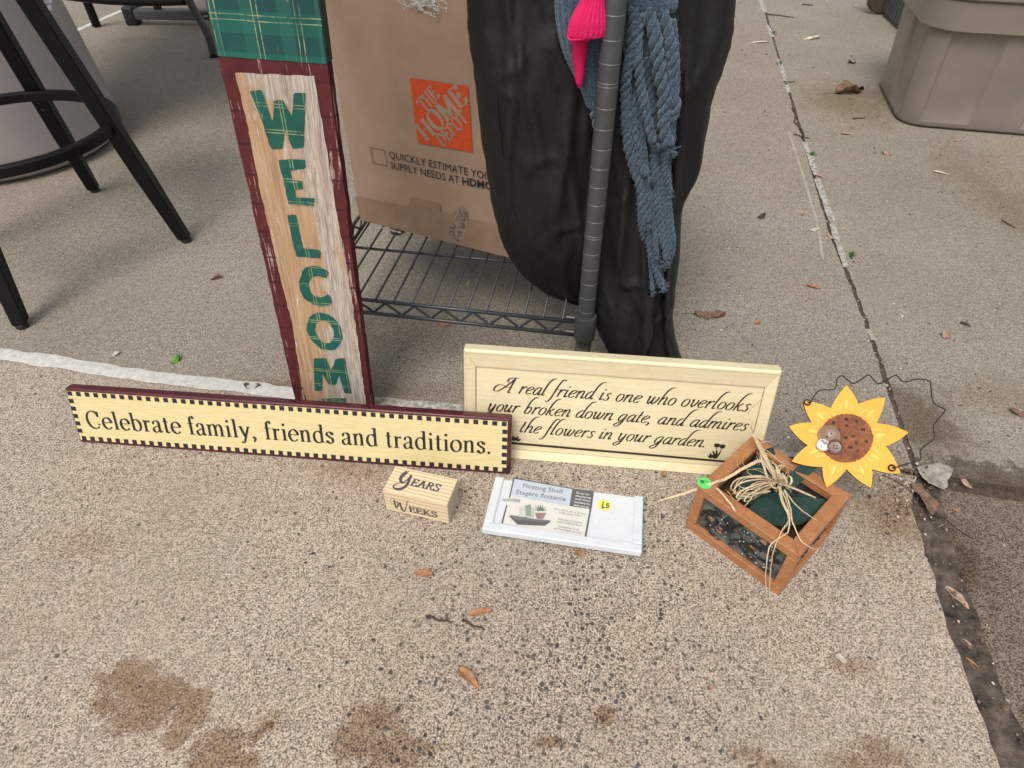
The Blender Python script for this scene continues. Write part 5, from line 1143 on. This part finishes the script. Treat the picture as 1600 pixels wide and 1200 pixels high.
# ================================================================== pink knit glove
nG = NT('hot_pink_knit'); gx = nG.noise(600, 3, .8); nG.bump(gx, .6, .0015); M_pink = nG.done(nG.ramp(gx, (.3, (.55, .002, .07)), (.7, (.85, .010, .15))), .85)
gl = thing('pink_glove', 'hot pink knit glove with ribbed cuff tucked in the blue scarf by the post', 'glove', so_)
knit('cuff', [(-30, 916, 944, .828, .010), (0, 909, 945, .826, .011), (20, 898, 948, .824, .0115), (34, 892, 950, .823, .012), (46, 889, 951, .823, .012), (53, 888, 948, .823, .0115), (55, 889, 946, .823, .011), (59, 889, 928, .824, .008), (61, 892, 918, .825, .005)], 12, amp=.0022, parent=gl, m=M_pink, pitch=.0045, vst=.06)
bm = nb(); tube(bm, cr([YP(x, y, Y) - so_ for x, y, Y in ((887, 56, .820), (892, 62, .815), (912, 60, .8125), (935, 51, .8125), (952, 43, .818))], 6), .0013, 8); obj('hem', bm, M_pink, gl, smooth=True)
knit('hand', [(44, 889, 940, .846, .009), (55, 889, 930, .845, .010), (64, 892, 918, .844, .010), (74, 895, 917, .843, .0095), (90, 896, 915, .843, .009), (110, 898, 913, .843, .0085), (126, 900, 910, .843, .007), (134, 903, 908, .843, .004), (137, 904, 906, .843, .001)], 10, amp=.0009, seg=90, parent=gl, m=M_pink, pitch=.004)

# ================================================================== bar stool
M_blk2 = mk('black_powdercoat', (.006, .006, .0065), .45, var=.15, scale=200, bump=.06, spec=.22)
f_ = [G(292, 377), G(149, 299), G(36, 511)]; cen = (f_[1] + f_[2]) / 2; f_.append(cen * 2 - f_[0]); cen.z = 0
stool = thing('bar_stool', 'black metal bar stool with splayed square legs and a round footrest ring', 'stool', cen)
HS = .70
def legat(k, h):
    a = (f_[k] - cen); s = 1 - (1 - .40) * h / HS; return V((a.x * s, a.y * s, h))
for k in range(4):
    bm = nb(); P = [legat(k, .008), legat(k, .10), legat(k, HS)]
    dx = V((f_[k] - cen)).normalized(); sd_ = V((-dx.y, dx.x, 0))
    rings = []
    for h, s1 in ((.008, .010), (.012, .0122), (.16, .0155), (HS, .0155)):
        c = legat(k, h); rings.append([bm.verts.new(c + dx * a * s1 + sd_ * b * s1) for a, b in ((1, .82), (.82, 1), (-.82, 1), (-1, .82), (-1, -.82), (-.82, -1), (.82, -1), (1, -.82))])
    for a, b in zip(rings, rings[1:]):
        for i in range(8): bm.faces.new((a[i], a[(i + 1) % 8], b[(i + 1) % 8], b[i]))
    bm.faces.new(rings[0][::-1]); bm.faces.new(rings[-1]); lg_ = obj('leg', bm, M_blk2, stool)
    bm = nb(); lathe(bm, [(.010, 0), (.0115, .002), (.011, .009), (.009, .010)], *legat(k, 0)[:2], seg=16); obj('foot_pad', bm, M_ink, lg_, smooth=radians(40))
    bm = nb()
    for hz_ in (.245, .228): bmesh.ops.create_uvsphere(bm, u_segments=10, v_segments=6, radius=.0045, matrix=Matrix.Translation(legat(k, hz_) - dx * .0155))
    obj('bolt_heads', bm, M_ink, lg_, smooth=True)
hr = .262; rr_ = (legat(0, hr).xy.length + .0)
bm = nb(); RS = []
for i in range(72):
    a = 2 * pi * i / 72; RS.append([bm.verts.new((r * cos(a), r * sin(a), hr + z)) for r, z in ((rr_ - .010, -.009), (rr_ + .008, -.009), (rr_ + .008, .007), (rr_ + .004, .010), (rr_ - .006, .010), (rr_ - .010, .007))])
for i in range(72):
    for j in range(6): bm.faces.new((RS[i][j], RS[i][(j + 1) % 6], RS[(i + 1) % 72][(j + 1) % 6], RS[(i + 1) % 72][j]))
obj('footrest_ring', bm, M_blk2, stool, smooth=radians(30))
bm = nb(); lathe(bm, [(.05, HS), (.17, HS), (.185, HS + .01), (.185, HS + .035), (.16, HS + .05), (.0, HS + .052)], seg=40); obj('seat', bm, M_blk2, stool, smooth=radians(40))

# ================================================================== round tub
M_tub = mk('greyish_white_plastic', (.34, .31, .30), .42, var=.05, scale=6, bump=.04)
tc_ = V((-1.405, 1.83, 0)); tub = thing('plastic_tub', 'large round off-white plastic tub standing behind the bar stool', 'tub', tc_)
bm = nb(); R_ = .285; lathe(bm, [(R_ - .055, .0), (R_ - .03, .004), (R_ - .012, .016), (R_ - .002, .038), (R_, .07), (R_ - .045, .50), (R_ - .035, .505), (R_ - .035, .525), (R_ - .05, .53), (R_ - .055, .50), (R_ - .012, .07), (R_ - .03, .02), (.001, .015)], seg=72); obj('tub_body', bm, M_tub, tub, smooth=radians(45))
# paper slip hanging against the tub
M_pap = mk('white_paper', (.72, .72, .74), .7); M_lav = mk('lavender_print', (.40, .38, .50), .7)
a0_ = YP(50, 6, 1.50)
tg = thing('paper_cup_wrap', 'crumpled white paper with lavender stripe hanging from the tub above the ground', 'paper', a0_)
bm = nb(); nx, ny = 22, 14; gr = []
for i in range(nx + 1):
    row = []
    for j in range(ny + 1):
        u, v_ = i / nx, j / ny; q = YP(38 + 40 * u + 4 * v_, -40 + 62 * v_ + 6 * sin(u * 5) * v_, 1.50 + .012 * sin(u * 9 + v_ * 3)) - a0_
        row.append(bm.verts.new(q))
    gr.append(row)
for i in range(nx):
    for j in range(ny):
        f = bm.faces.new((gr[i][j], gr[i + 1][j], gr[i + 1][j + 1], gr[i][j + 1])); f.material_index = 1 if j in (11,) else 0
obj('paper', bm, [M_pap, M_lav], tg, smooth=True)

# ================================================================== folding table behind
M_grp = mk('dark_grey_powdercoat', (.085, .085, .09), .42, .1, .1); M_capb = mk('black_plastic_cap', (.012, .012, .013), .5)
tf0 = G(206, 38); tf1 = V((tf0.x + .66, tf0.y - .03, 0)); TM = frame(tf0, tf1 - tf0, (0, 0, 1))
tab = thing('folding_table', 'folding table with grey steel foot bar and black end cap, beyond the bar stool', 'table', TM)
bm = nb(); box(bm, .02, .66, -.022, .022, .022, .060, .006, seg=2); obj('foot_bar', bm, M_grp, tab)
for x in (-.012, .644):
    bm = nb(); box(bm, x, x + .05, -.026, .026, .0, .070, .010, seg=3); obj('end_cap', bm, M_capb, tab, smooth=radians(40))
for x in (.135, .50):
    bm = nb(); tube(bm, [(x, 0, .055), (x - .01, 0, .70)], .016, 14); obj('upright', bm, M_grp, tab, smooth=True)
bm = nb(); tube(bm, [(.14, 0, .19), (.50, 0, .19)], .012, 12); obj('brace', bm, M_grp, tab, smooth=True)
bm = nb(); box(bm, .305, .43, -.0235, -.0222, .030, .052, 0); nm_ = obj('name_plate', bm, M_capb, tab)
bm = nb(); sans(bm, 'LIFETIME', lambda p: (.318 + .10 * p[0], .036 + .009 * p[1]), .02, -.0242); obj('name_lettering', bm, mk('silver_print', (.45, .45, .45), .4), nm_)
bm = nb(); box(bm, -.08, .72, -1.35, .25, .715, .755, .012, seg=2); obj('table_top', bm, M_tub, tab)
for x in (.06, .58):
    bm = nb(); tube(bm, [(x, -1.15, .0), (x, -1.15, .71)], .014, 12); 
    # far pair folded leg frame under the top
    bm.free()
# folding chair: curved leg, front leg, low rail
pc = G(334, 90); pl_ = G(150, 41); chr_ = thing('folding_chair', 'dark metal folding chair with a curved leg and black foot cap, behind the welcome board', 'chair', pc)
def ctube(nm, pts, r, m, sc=14): 
    bm = nb(); tube(bm, cr([p - pc for p in pts], 8), r, sc); return obj(nm, bm, m, chr_, smooth=True)
l1_ = ctube('leg', [G(334, 84, .012), YP(322, 48, pc.y - .015), YP(303, 15, pc.y - .03), YP(285, -25, pc.y - .05), YP(262, -110, pc.y - .06)], .0135, M_grp)
bm = nb(); q0 = G(335, 90, .001) - pc; q1 = G(333, 80, .014) - pc; tube(bm, [q0, q1 + V((0, 0, .010))], .0155, 14); obj('foot_cap', bm, M_capb, l1_, smooth=radians(40))
l2_ = ctube('leg', [G(151, 40, .005), YP(138, 8, pl_.y - .02), YP(126, -20, pl_.y - .04), YP(96, -110, pl_.y - .08)], .017, M_blk2)
ctube('side_rail', [YP(104, -6, 2.75), YP(160, 0, 2.72), YP(230, 3, 2.68), YP(292, 1, 2.60)], .014, M_blk2)
ctube('leg', [G(213, 8, .01), YP(209, -20, 3.45), YP(200, -90, 3.35)], .015, M_grp)

# ================================================================== taupe storage tote
M_tote = mk('taupe_plastic', (.225, .19, .16), .42, var=.09, scale=5, bump=.04)
tA, tB, tC = G(1422, 199), G(1600, 214), G(1379, 152)
te = (tB - tA); te.z = 0; te.normalize(); tb_ = V((-te.y, te.x, 0))
tO = tA - te * .035; TO = frame(tO, te, (0, 0, 1)); TW, TD, TH = .62, .42, .40
tot_ = thing('storage_tote', 'big taupe plastic storage tote with a lipped rim on the right rear slab', 'storage bin', TO)
def rrect(x0, x1, y0, y1, r, n=6):
    out = []
    for cx, cy, a in ((x1 - r, y0 + r, -90), (x1 - r, y1 - r, 0), (x0 + r, y1 - r, 90), (x0 + r, y0 + r, 180)):
        out += [(cx + r * cos(radians(a + 90 * k / n)), cy + r * sin(radians(a + 90 * k / n))) for k in range(n + 1)]
    return out
def tote_body():
    bm = nb(); prev = None
    xs = []; per = []
    base = rrect(0, TW, 0, TD, .075, 8)
    # subdivide long sides
    pts = []
    for i, p in enumerate(base):
        q = base[(i + 1) % len(base)]; L = sqrt((q[0] - p[0]) ** 2 + (q[1] - p[1]) ** 2); n_ = max(1, int(L / .006))
        for k in range(n_): pts.append((p[0] + (q[0] - p[0]) * k / n_, p[1] + (q[1] - p[1]) * k / n_))
    cx, cy = TW / 2, TD / 2
    zs = [.004, .0, .003, .010, .02, .05, .09, .13, .17, .21, .25, .275, .29]
    first = True
    for z in [.006] + zs[2:]:
        k = 1 + .13 * (z / .29) ; ring = []; ins = .010 * max(0, 1 - z / .012)
        for (x, y) in pts:
            X = cx + (x - cx) * (1 + .05 * z / .29); Y = cy + (y - cy) * (1 + .07 * z / .29)
            # alternate ribs along the walls
            s = x if (y < .003 or y > TD - .003) else y
            on = .5 + .5 * math.tanh(sin(2 * pi * (s - .049) / .27) * 18); r_ = .008 * on * (1 if .02 < z < .262 else 0)
            dx, dy = x - cx, y - cy; nx_ = 0 if abs(dy) / TD > abs(dx) / TW else (1 if dx > 0 else -1); ny_ = 0 if nx_ else (1 if dy > 0 else -1)
            ring.append(bm.verts.new((X - nx_ * (r_ + ins), Y - ny_ * (r_ + ins), z)))
        if prev:
            for i in range(len(ring)): bm.faces.new((prev[i], prev[(i + 1) % len(ring)], ring[(i + 1) % len(ring)], ring[i]))
        else: bm.faces.new(ring[::-1])
        prev = ring
    return bm
obj('tote_body', tote_body(), M_tote, tot_, smooth=radians(22))
def ringsolid(nm, levels, m, cap=True):
    bm = nb(); prev = None
    for (gx_, z, r) in levels:
        ring = [bm.verts.new((x, y, z)) for x, y in rrect(-gx_, TW + gx_, -gx_, TD + gx_, r, 10)]
        if prev:
            for i in range(len(ring)): bm.faces.new((prev[i], prev[(i + 1) % len(ring)], ring[(i + 1) % len(ring)], ring[i]))
        elif cap: bm.faces.new(ring[::-1])
        prev = ring
    if cap: bm.faces.new(prev)
    return obj(nm, bm, m, tot_, smooth=radians(35))
ringsolid('rim', [(.016, .262, .09), (.026, .264, .095), (.030, .268, .10), (.030, .335, .10), (.026, .34, .10)], M_tote)
ringsolid('lid', [(.034, .341, .105), (.038, .345, .11), (.038, .36, .11), (.03, .368, .105), (.0, .37, .08), (-.02, .362, .07)], M_tote)
# slatted grey crate behind the tote
kO = G(1425, 76); kO2 = G(1384, 36); kd_ = (kO2 - kO).normalized(); KR = frame(kO + V((.02, -.03, 0)), V((kd_.y, -kd_.x, 0)), (0, 0, 1))
M_crt = mk('dark_grey_crate_plastic', (.065, .067, .065), .5)
crt = thing('slotted_crate', 'dark grey plastic crate with slotted sides standing behind the taupe tote', 'crate', KR)
bm = nb(); box(bm, 0, .36, 0, .5, .0, .006); obj('crate_floor', bm, M_crt, crt)
for (a, b, d) in (((0, 0), (0, .5), 0), ((.36, 0), (.36, .5), 0), ((0, 0), (.36, 0), 1), ((0, .5), (.36, .5), 1)):
    bm = nb(); A, B = V((*a, 0)), V((*b, 0)); L = (B - A).length; fm2 = frame(A, B - A, (0, 0, 1))
    box(bm, 0, L, -.004, .004, .115, .30, M=fm2); box(bm, 0, L, -.004, .004, .006, .022, M=fm2)
    x = .0
    while x < L: box(bm, x, min(L, x + .020), -.0035, .014, .022, .115, M=fm2); x += .034
    obj('crate_side', bm, M_crt, crt)
M_tan = mk('glossy_brown_plastic', (.085, .066, .048), .25, var=.2)
bO = G(1384, 22); br = thing('brown_tray', 'small glossy brown tray on edge by the slotted crate at top right', 'tray', bO)
bm = nb(); pts = [YP(x, y, bO.y) - bO for x, y in ((1355, 8), (1360, 16), (1370, 21), (1384, 24), (1392, 20), (1404, -20), (1408, -60), (1362, -60))]
prism(bm, [(p.x, p.z) for p in pts], -.012, .012); bmesh.ops.recalc_face_normals(bm, faces=bm.faces); bmesh.ops.bevel(bm, geom=[e for e in bm.edges if e.calc_face_angle(0) > .8], offset=.004, segments=2, affect='EDGES'); obj('tray_body', bm, M_tan, br, smooth=radians(40))

# ================================================================== leaves, seeds and twigs
def leafmat(nm, c): return mk(nm, c, .75, var=.3, scale=90, bump=.5)
M_l1, M_l2, M_l3, M_l4, M_l5 = leafmat('brown_dry_leaf', (.20, .12, .08)), leafmat('grey_faded_leaf', (.33, .30, .25)), leafmat('pinkish_tan_seed', (.43, .29, .21)), leafmat('orange_brown_leaf', (.42, .21, .10)), leafmat('pale_seed', (.60, .52, .42))
M_twig = leafmat('dark_twig', (.07, .045, .03)); M_spr = leafmat('fresh_green_leaf', (.10, .32, .04))
def leaf_ob(name, c, L, W, ang, m, curl=.3, lift=.003, lobes=0, seed=1, h=0.0, stem=0.0, tilt=0.0):
    R_ = random.Random(seed); bm = nb(); nx, ny = 14, 8; gr = []
    for i in range(nx + 1):
        t = i / nx; w = W * (sin(pi * t ** .8) ** .75 + .02) * (1 + (.28 * sin(t * lobes * 2 * pi) if lobes else 0)); row = []
        for j in range(ny + 1):
            s = j / ny * 2 - 1; x = (t - .5) * L; y = s * w / 2
            z = lift + curl * W * (s * s * .55 * (1 + .6 * sin(t * 5 + seed)) + .25 * sin(t * 4 + seed)) + .12 * W * mn.noise(V((t * 5, s * 2.5, seed))) - .05 * W * math.exp(-(s * 8) ** 2)
            row.append(bm.verts.new((x, y, max(z, .0006))))
        gr.append(row)
    for i in range(nx):
        for j in range(ny): bm.faces.new((gr[i][j], gr[i + 1][j], gr[i + 1][j + 1], gr[i][j + 1]))
    r_ = bmesh.ops.extrude_face_region(bm, geom=bm.faces[:]); 
    for v in [g for g in r_['geom'] if isinstance(g, bmesh.types.BMVert)]: v.co.z += .0003
    if stem: tube(bm, [(-L * .5, 0, lift + .001), (-L * .5 - stem * .5, stem * .08, .003), (-L * .5 - stem, stem * .02, .001)], .0006, 5)
    o = obj(name, bm, m, smooth=True); o.matrix_world = Matrix.Translation(V((c.x, c.y, h))) @ Matrix.Rotation(ang, 4, 'Z') @ Matrix.Rotation(tilt, 4, 'X'); return o
def leaf_poly(px, h, amp, m, label, veins=(), stem=None, fold=None, seed=1, org=None):
    P = [G(x, y, h) for x, y in px]; c = sum(P, V()) / len(P); bm = nb(); R = 9; rings = []
    # densify the outline with small serrations
    D = []
    for i, p in enumerate(P):
        q = P[(i + 1) % len(P)]; n_ = max(2, int((q - p).length / .0022)); nn_ = V((-(q - p).y, (q - p).x, 0)).normalized()
        for k in range(n_): D.append(p.lerp(q, k / n_) + nn_ * (random.uniform(-.0005, .0005)))
    def Z(p, t):
        d = p - c; z = .002 + amp * (.5 + mn.noise(V((d.x * 45, d.y * 45, seed)))) * (.35 + .65 * t) + .15 * amp * mn.noise(V((d.x * 160, d.y * 160, seed)))
        if fold: z += fold[2] * math.exp(-((d.x * fold[0] + d.y * fold[1]) / .006) ** 2) * -1 + fold[2]
        return max(.0007, z)
    for r in range(1, R + 1):
        t = r / R; rings.append([bm.verts.new(V(((c + (p - c) * t).x, (c + (p - c) * t).y, h + Z(c + (p - c) * t, t))) - c) for p in D])
    cv = bm.verts.new(V((0, 0, Z(c, 0) + h - c.z))); N = len(D)
    for i in range(N): bm.faces.new((cv, rings[0][i], rings[0][(i + 1) % N]))
    for a, b in zip(rings, rings[1:]):
        for i in range(N): bm.faces.new((a[i], b[i], b[(i + 1) % N], a[(i + 1) % N]))
    r_ = bmesh.ops.extrude_face_region(bm, geom=bm.faces[:])
    for v in [g for g in r_['geom'] if isinstance(g, bmesh.types.BMVert)]: v.co.z += .0003
    for a, b in veins:
        A, B = G(*a, h), G(*b, h); pts = [A.lerp(B, t / 8) for t in range(9)]
        tube(bm, [V((p.x, p.y, h + Z(p, min(1, (p - c).length / .025)) + .0003)) - c for p in pts], .0004, 4)
    if stem: tube(bm, [G(x, y, h + z) - c for x, y, z in stem], .0009, 5)
    o = obj('fallen_leaf', bm, m, smooth=True); o.location = c; tag(o, label, 'leaf', 'fallen leaves and flakes on the slabs'); return o
zl_ = lambda *p: [(1380 + a * .1833, 640 + b * .1833) for a, b in p]
leaf_poly(zl_((278, 498), (350, 478), (480, 463), (560, 490), (592, 515), (572, 575), (540, 612), (548, 655), (515, 695), (478, 682), (400, 645), (325, 590), (300, 545)), 0, .0016, M_l2,
          'flat faded grey leaf at the corner where the slabs meet', [zl_((540, 605), (455, 565)), zl_((535, 600), (490, 530)), zl_((530, 610), (440, 620))], seed=4)
leaf_poly(zl_((222, 655), (270, 645), (322, 642), (335, 690), (378, 715), (410, 760), (445, 795), (462, 830), (440, 845), (450, 868), (425, 885), (408, 925), (380, 912), (350, 870), (318, 800), (290, 745), (245, 705)), 0, .007, M_l1,
          'curled brown oak leaf lying in the joint below the sunflower', [zl_((240, 670), (420, 870)), zl_((300, 740), (340, 690)), zl_((350, 800), (400, 770))], stem=[(*p, z) for p, z in zip(zl_((240, 672), (170, 640), (120, 610), (60, 582), (0, 562)), (.006, .005, .004, .003, .001))], seed=8)
LV = [  # name, px, py, L, W, angle, material, curl, lobes, height, stem, label
 ('fallen_leaf', 1108, 494, .058, .022, -.15, M_l1, .6, 3, 0, .02, 'crumpled brown leaf alone on the rear slab right of the coat'),
 ('maple_seed', 1471, 830, .024, .012, .9, M_l3, .2, 0, -.009, 0, 'oval tan seed just below the curled leaf in the right joint'),
 ('maple_seed', 1494, 934, .036, .012, -1.2, M_l3, .3, 0, -.007, 0, 'large pinkish winged seed in the dark right joint'),
 ('maple_seed', 1512, 1009, .018, .007, -1.0, M_l3, .3, 0, -.008, 0, 'short pink seed in the right joint above the thin tan one'),
 ('maple_seed', 1523, 1043, .026, .006, -1.0, M_l4, .3, 0, -.008, 0, 'thin tan seed lowest in the right joint'),
 ('maple_seed', 1508, 755, .024, .009, -1.25, M_l3, .3, 0, -.003, 0, 'pink seed in the groove beside the faded grey leaf'),
 ('maple_seed', 1494, 797, .012, .006, .3, M_l4, .2, 0, -.011, 0, 'small yellowish seed on the dark lower right slab'),
 ('fallen_leaf', 662, 897, .026, .010, -.2, M_l4, .4, 0, 0, 0, 'bright orange bark flake on the slab below the block'),
 ('fallen_leaf', 750, 958, .032, .009, .15, M_l4, .4, 0, 0, 0, 'long tan flake on the front slab beside small twigs'),
 ('fallen_leaf', 732, 1060, .034, .012, -.75, M_l4, .4, 0, 0, 0, 'tan flake with orange tip, lowest on the front slab'),
 ('fallen_leaf', 1313, 1031, .015, .009, -.4, M_l5, .5, 0, 0, 0, 'tiny whitish flake on the slab left of the right joint'),
 ('fallen_leaf', 906, 866, .016, .010, .4, M_l4, .5, 0, 0, 0, 'orange flake at the front edge of the floating shelf'),
 ('fallen_leaf', 395, 605, .026, .014, .1, M_l1, .6, 2, 0, 0, 'brown crumb of leaf on the white sealant beside the welcome board'),
 ('sprout', 276, 564, .020, .010, 1.1, M_spr, .6, 0, 0, 0, 'bright green sprout at the edge of the white sealant'),
 ('pale_petal', 182, 554, .014, .010, .6, M_l5, .3, 0, 0, 0, 'round translucent white seed on the slab edge left of the sprout'),
 ('fallen_leaf', 1478, 526, .020, .014, .7, M_l3, .5, 0, 0, 0, 'pink leaf scrap on the right rear slab'),
 ('fallen_leaf', 1508, 508, .020, .007, -.5, M_twig, .5, 2, 0, 0, 'dark leaf scrap just above the pink one on the right rear slab'),
 ('fallen_leaf', 1592, 648, .030, .012, -.6, M_l1, .4, 0, 0, 0, 'brown leaf piece at the right edge of the picture'),
 ('maple_seed', 1298, 371, .028, .009, -1.1, M_l3, .3, 0, 0, 0, 'pink seed across the white sealant of the right joint'),
 ('maple_seed', 1272, 360, .022, .012, .1, M_l5, .3, 0, 0, 0, 'pale seed left of the right joint in its middle run'),
 ('maple_seed', 1252, 332, .024, .011, .8, M_l3, .3, 0, 0, 0, 'pinkish seed on the rear slab left of the pale one'),
 ('maple_seed', 1280, 276, .030, .009, -.9, M_l3, .3, 0, 0, 0, 'pink seed on the right joint higher up'),
 ('maple_seed', 1470, 271, .040, .010, -.4, M_l5, .3, 0, 0, 0, 'pale narrow seed on the slab in front of the tote'),
 ('maple_seed', 1324, 210, .040, .011, 0.0, M_l3, .3, 0, 0, 0, 'tan seed lying crosswise right of the joint, left of the tote'),
 ('maple_seed', 1385, 241, .026, .014, -.8, M_l3, .4, 0, 0, 0, 'rounded tan seed below the tote corner'),
 ('maple_seed', 1496, 220, .026, .010, .3, M_l3, .3, 0, 0, 0, 'tan seed under the front wall of the tote'),
 ('fallen_leaf', 1267, 61, .080, .020, .1, M_l5, .5, 3, 0, 0, 'whitish leaf scrap high on the right rear slab'),
 ('fallen_leaf', 1188, 67, .070, .014, -.05, M_l5, .3, 0, 0, 0, 'white sliver left of the right joint near the top'),
 ('fallen_leaf', 1325, 146, .090, .050, .1, M_l1, .6, 3, 0, .04, 'clump of brown leaf bits left of the tote'),
 ('fallen_leaf', 1343, 140, .040, .026, .6, M_twig, .5, 0, 0, 0, 'dark red leaf scrap beside the leaf clump by the tote'),
 ('fallen_leaf', 1331, 99, .030, .020, .1, M_twig, .5, 0, 0, 0, 'small black scrap on the right rear slab above the leaf clump'),
 ('fallen_leaf', 693, 507, .030, .014, -.4, M_l4, .4, 0, 0, 0, 'tan flake on the ground under the front rail of the wire rack'),
 ('pale_petal', 731, 443, .020, .005, 1.35, M_l5, .3, 0, 0, 0, 'white sliver on the ground seen through the shelf wires'),
 ('fallen_leaf', 338, 436, .026, .011, .1, M_l1, .8, 0, 0, 0, 'brown curled leaf left of the welcome board'),
 ('fallen_leaf', 1184, 505, .014, .009, .4, M_l4, .4, 0, 0, 0, 'little orange scrap right of the crumpled brown leaf'),
 ('fallen_leaf', 1271, 449, .030, .010, -.3, M_l4, .4, 0, 0, 0, 'tan curled leaf left of the joint in mid slab'),
 ('fallen_leaf', 1037, 742, .016, .008, 1.3, M_l4, .5, 0, 0, 0, 'tan flake on the pebbles under the friend plaque'),
 ('fallen_leaf', 1112, 1076, .008, .008, 0.3, M_l3, .4, 0, 0, 0, 'tiny peach scrap on the bare front slab'),
 ('fallen_leaf', 1190, 340, .020, .014, .4, M_twig, .6, 0, 0, 0, 'black crumb left of the joint on the rear slab'),
]
for k, (nm, px, py, L, W, a, m, cu, lo, h, stm, lab) in enumerate(LV):
    o = leaf_ob(nm, G(px, py, h), L, W, a, m, cu, .001, lo, k + 3, h, stm); tag(o, lab, {'fallen_leaf': 'leaf', 'maple_seed': 'seed', 'sprout': 'plant', 'pale_petal': 'seed'}[nm], {'fallen_leaf': 'fallen leaves and flakes on the slabs', 'maple_seed': 'winged seeds on the slabs and in the joints'}.get(nm))
TW_ = [((665, 964), (708, 972), 'short brown twig on the front slab left of the long tan flake'), ((722, 970), (757, 984), 'forked twig crumb under the long tan flake'), ((1198, 22), (1240, 27), 'reddish twig across the right joint near the top'),
       ((1225, 128), (1242, 128), 'tiny twig across the joint'), ((1238, 168), (1256, 216), 'dark twig lying along the right joint'), ((1240, 210), (1266, 216), 'stubby twig poking left out of the joint'), ((1253, 7), (1270, 8), 'twig high on the right rear slab'), ((1333, 185), (1352, 184), 'thin twig left of the tote corner'), ((1566, 344), (1586, 356), 'thin dark stem near the right edge')]
for k, (a, b, lab) in enumerate(TW_):
    A, B = G(*a, .0022), G(*b, .0018); d = B - A; s = V((-d.y, d.x, 0)); bm = nb()
    tube(bm, [(A + d * t + s * .10 * mn.noise(V((t * 3, k, 0)))) - A for t in [i / 8 for i in range(9)]], lambda t: .0018 * (1 - .5 * t) * max(1, A.y * .8), 5); 
    o = obj('twig', bm, M_twig); o.location = A; tag(o, lab, 'twig', 'twigs on the slabs')
# crumbs: bits of litter too many to count
bm = nb(); mats = [M_l1, M_l3, M_l5, M_twig, M_l4]
def crumb(p, s, mi):
    a = random.uniform(0, 6.28); k = random.randint(3, 5); e = random.uniform(.3, 1)
    vs = [bm.verts.new((p.x + s * cos(a) * cos(i * 6.28 / k) - e * s * sin(a) * sin(i * 6.28 / k), p.y + s * sin(a) * cos(i * 6.28 / k) + e * s * cos(a) * sin(i * 6.28 / k), p.z + .0006 + random.uniform(0, s * .5))) for i in range(k)]
    f = bm.faces.new(vs); f.material_index = mi
for _ in range(420):
    x, y = random.uniform(1080, 1600), random.uniform(0, 700); p = G(x, y); crumb(p, random.uniform(.0015, .0035) * max(1, p.y * .8), random.choice((0, 0, 1, 2, 3, 3)))
for _ in range(170):
    x, y = random.uniform(0, 1100), random.uniform(0, 640); p = G(x, y); crumb(p, random.uniform(.001, .0026) * max(1, p.y * .8), random.choice((0, 2, 3, 3)))
for path, n_, sp_, z in ((jR[1:], 420, .010, -.003), (jQ[:4], 110, .018, -.008), (jF[3:9], 160, .014, -.003), ([corner, G(1400, 800), G(1420, 720)], 150, .02, 0)):
    for _ in range(n_):
        i = random.randrange(len(path) - 1); p = path[i].lerp(path[i + 1], random.random()) + V((random.gauss(0, sp_), random.gauss(0, sp_), 0)); p.z = z + .003 if abs(z) < .001 else max(z, -.002); crumb(p, random.uniform(.001, .0035), random.choice((0, 0, 0, 3, 3, 2)))
for _ in range(160):
    x, y = random.uniform(0, 1480), random.uniform(740, 1200); crumb(G(x, y), random.uniform(.0006, .0016), random.choice((0, 1, 2, 4, 3)))
tag(obj('leaf_litter', bm, mats), kind='stuff')
# moss dots in the joint
bm = nb(); M_moss = mk('moss_green', (.06, .12, .03), .9)
for px, py in ((1209, 52), (1219, 100), (1269, 242), (1331, 400)):
    for _ in range(40):
        c = G(px + random.gauss(0, 2), py + random.gauss(0, 2)); d = V((random.gauss(0, 1), random.gauss(0, 1), 1.5)).normalized() * .008; s = V((.0015, 0, 0)); bm.faces.new([bm.verts.new(c + s), bm.verts.new(c - s), bm.verts.new(c + d)])
tag(obj('moss', bm, M_moss), kind='stuff')
bpy.context.view_layer.update()
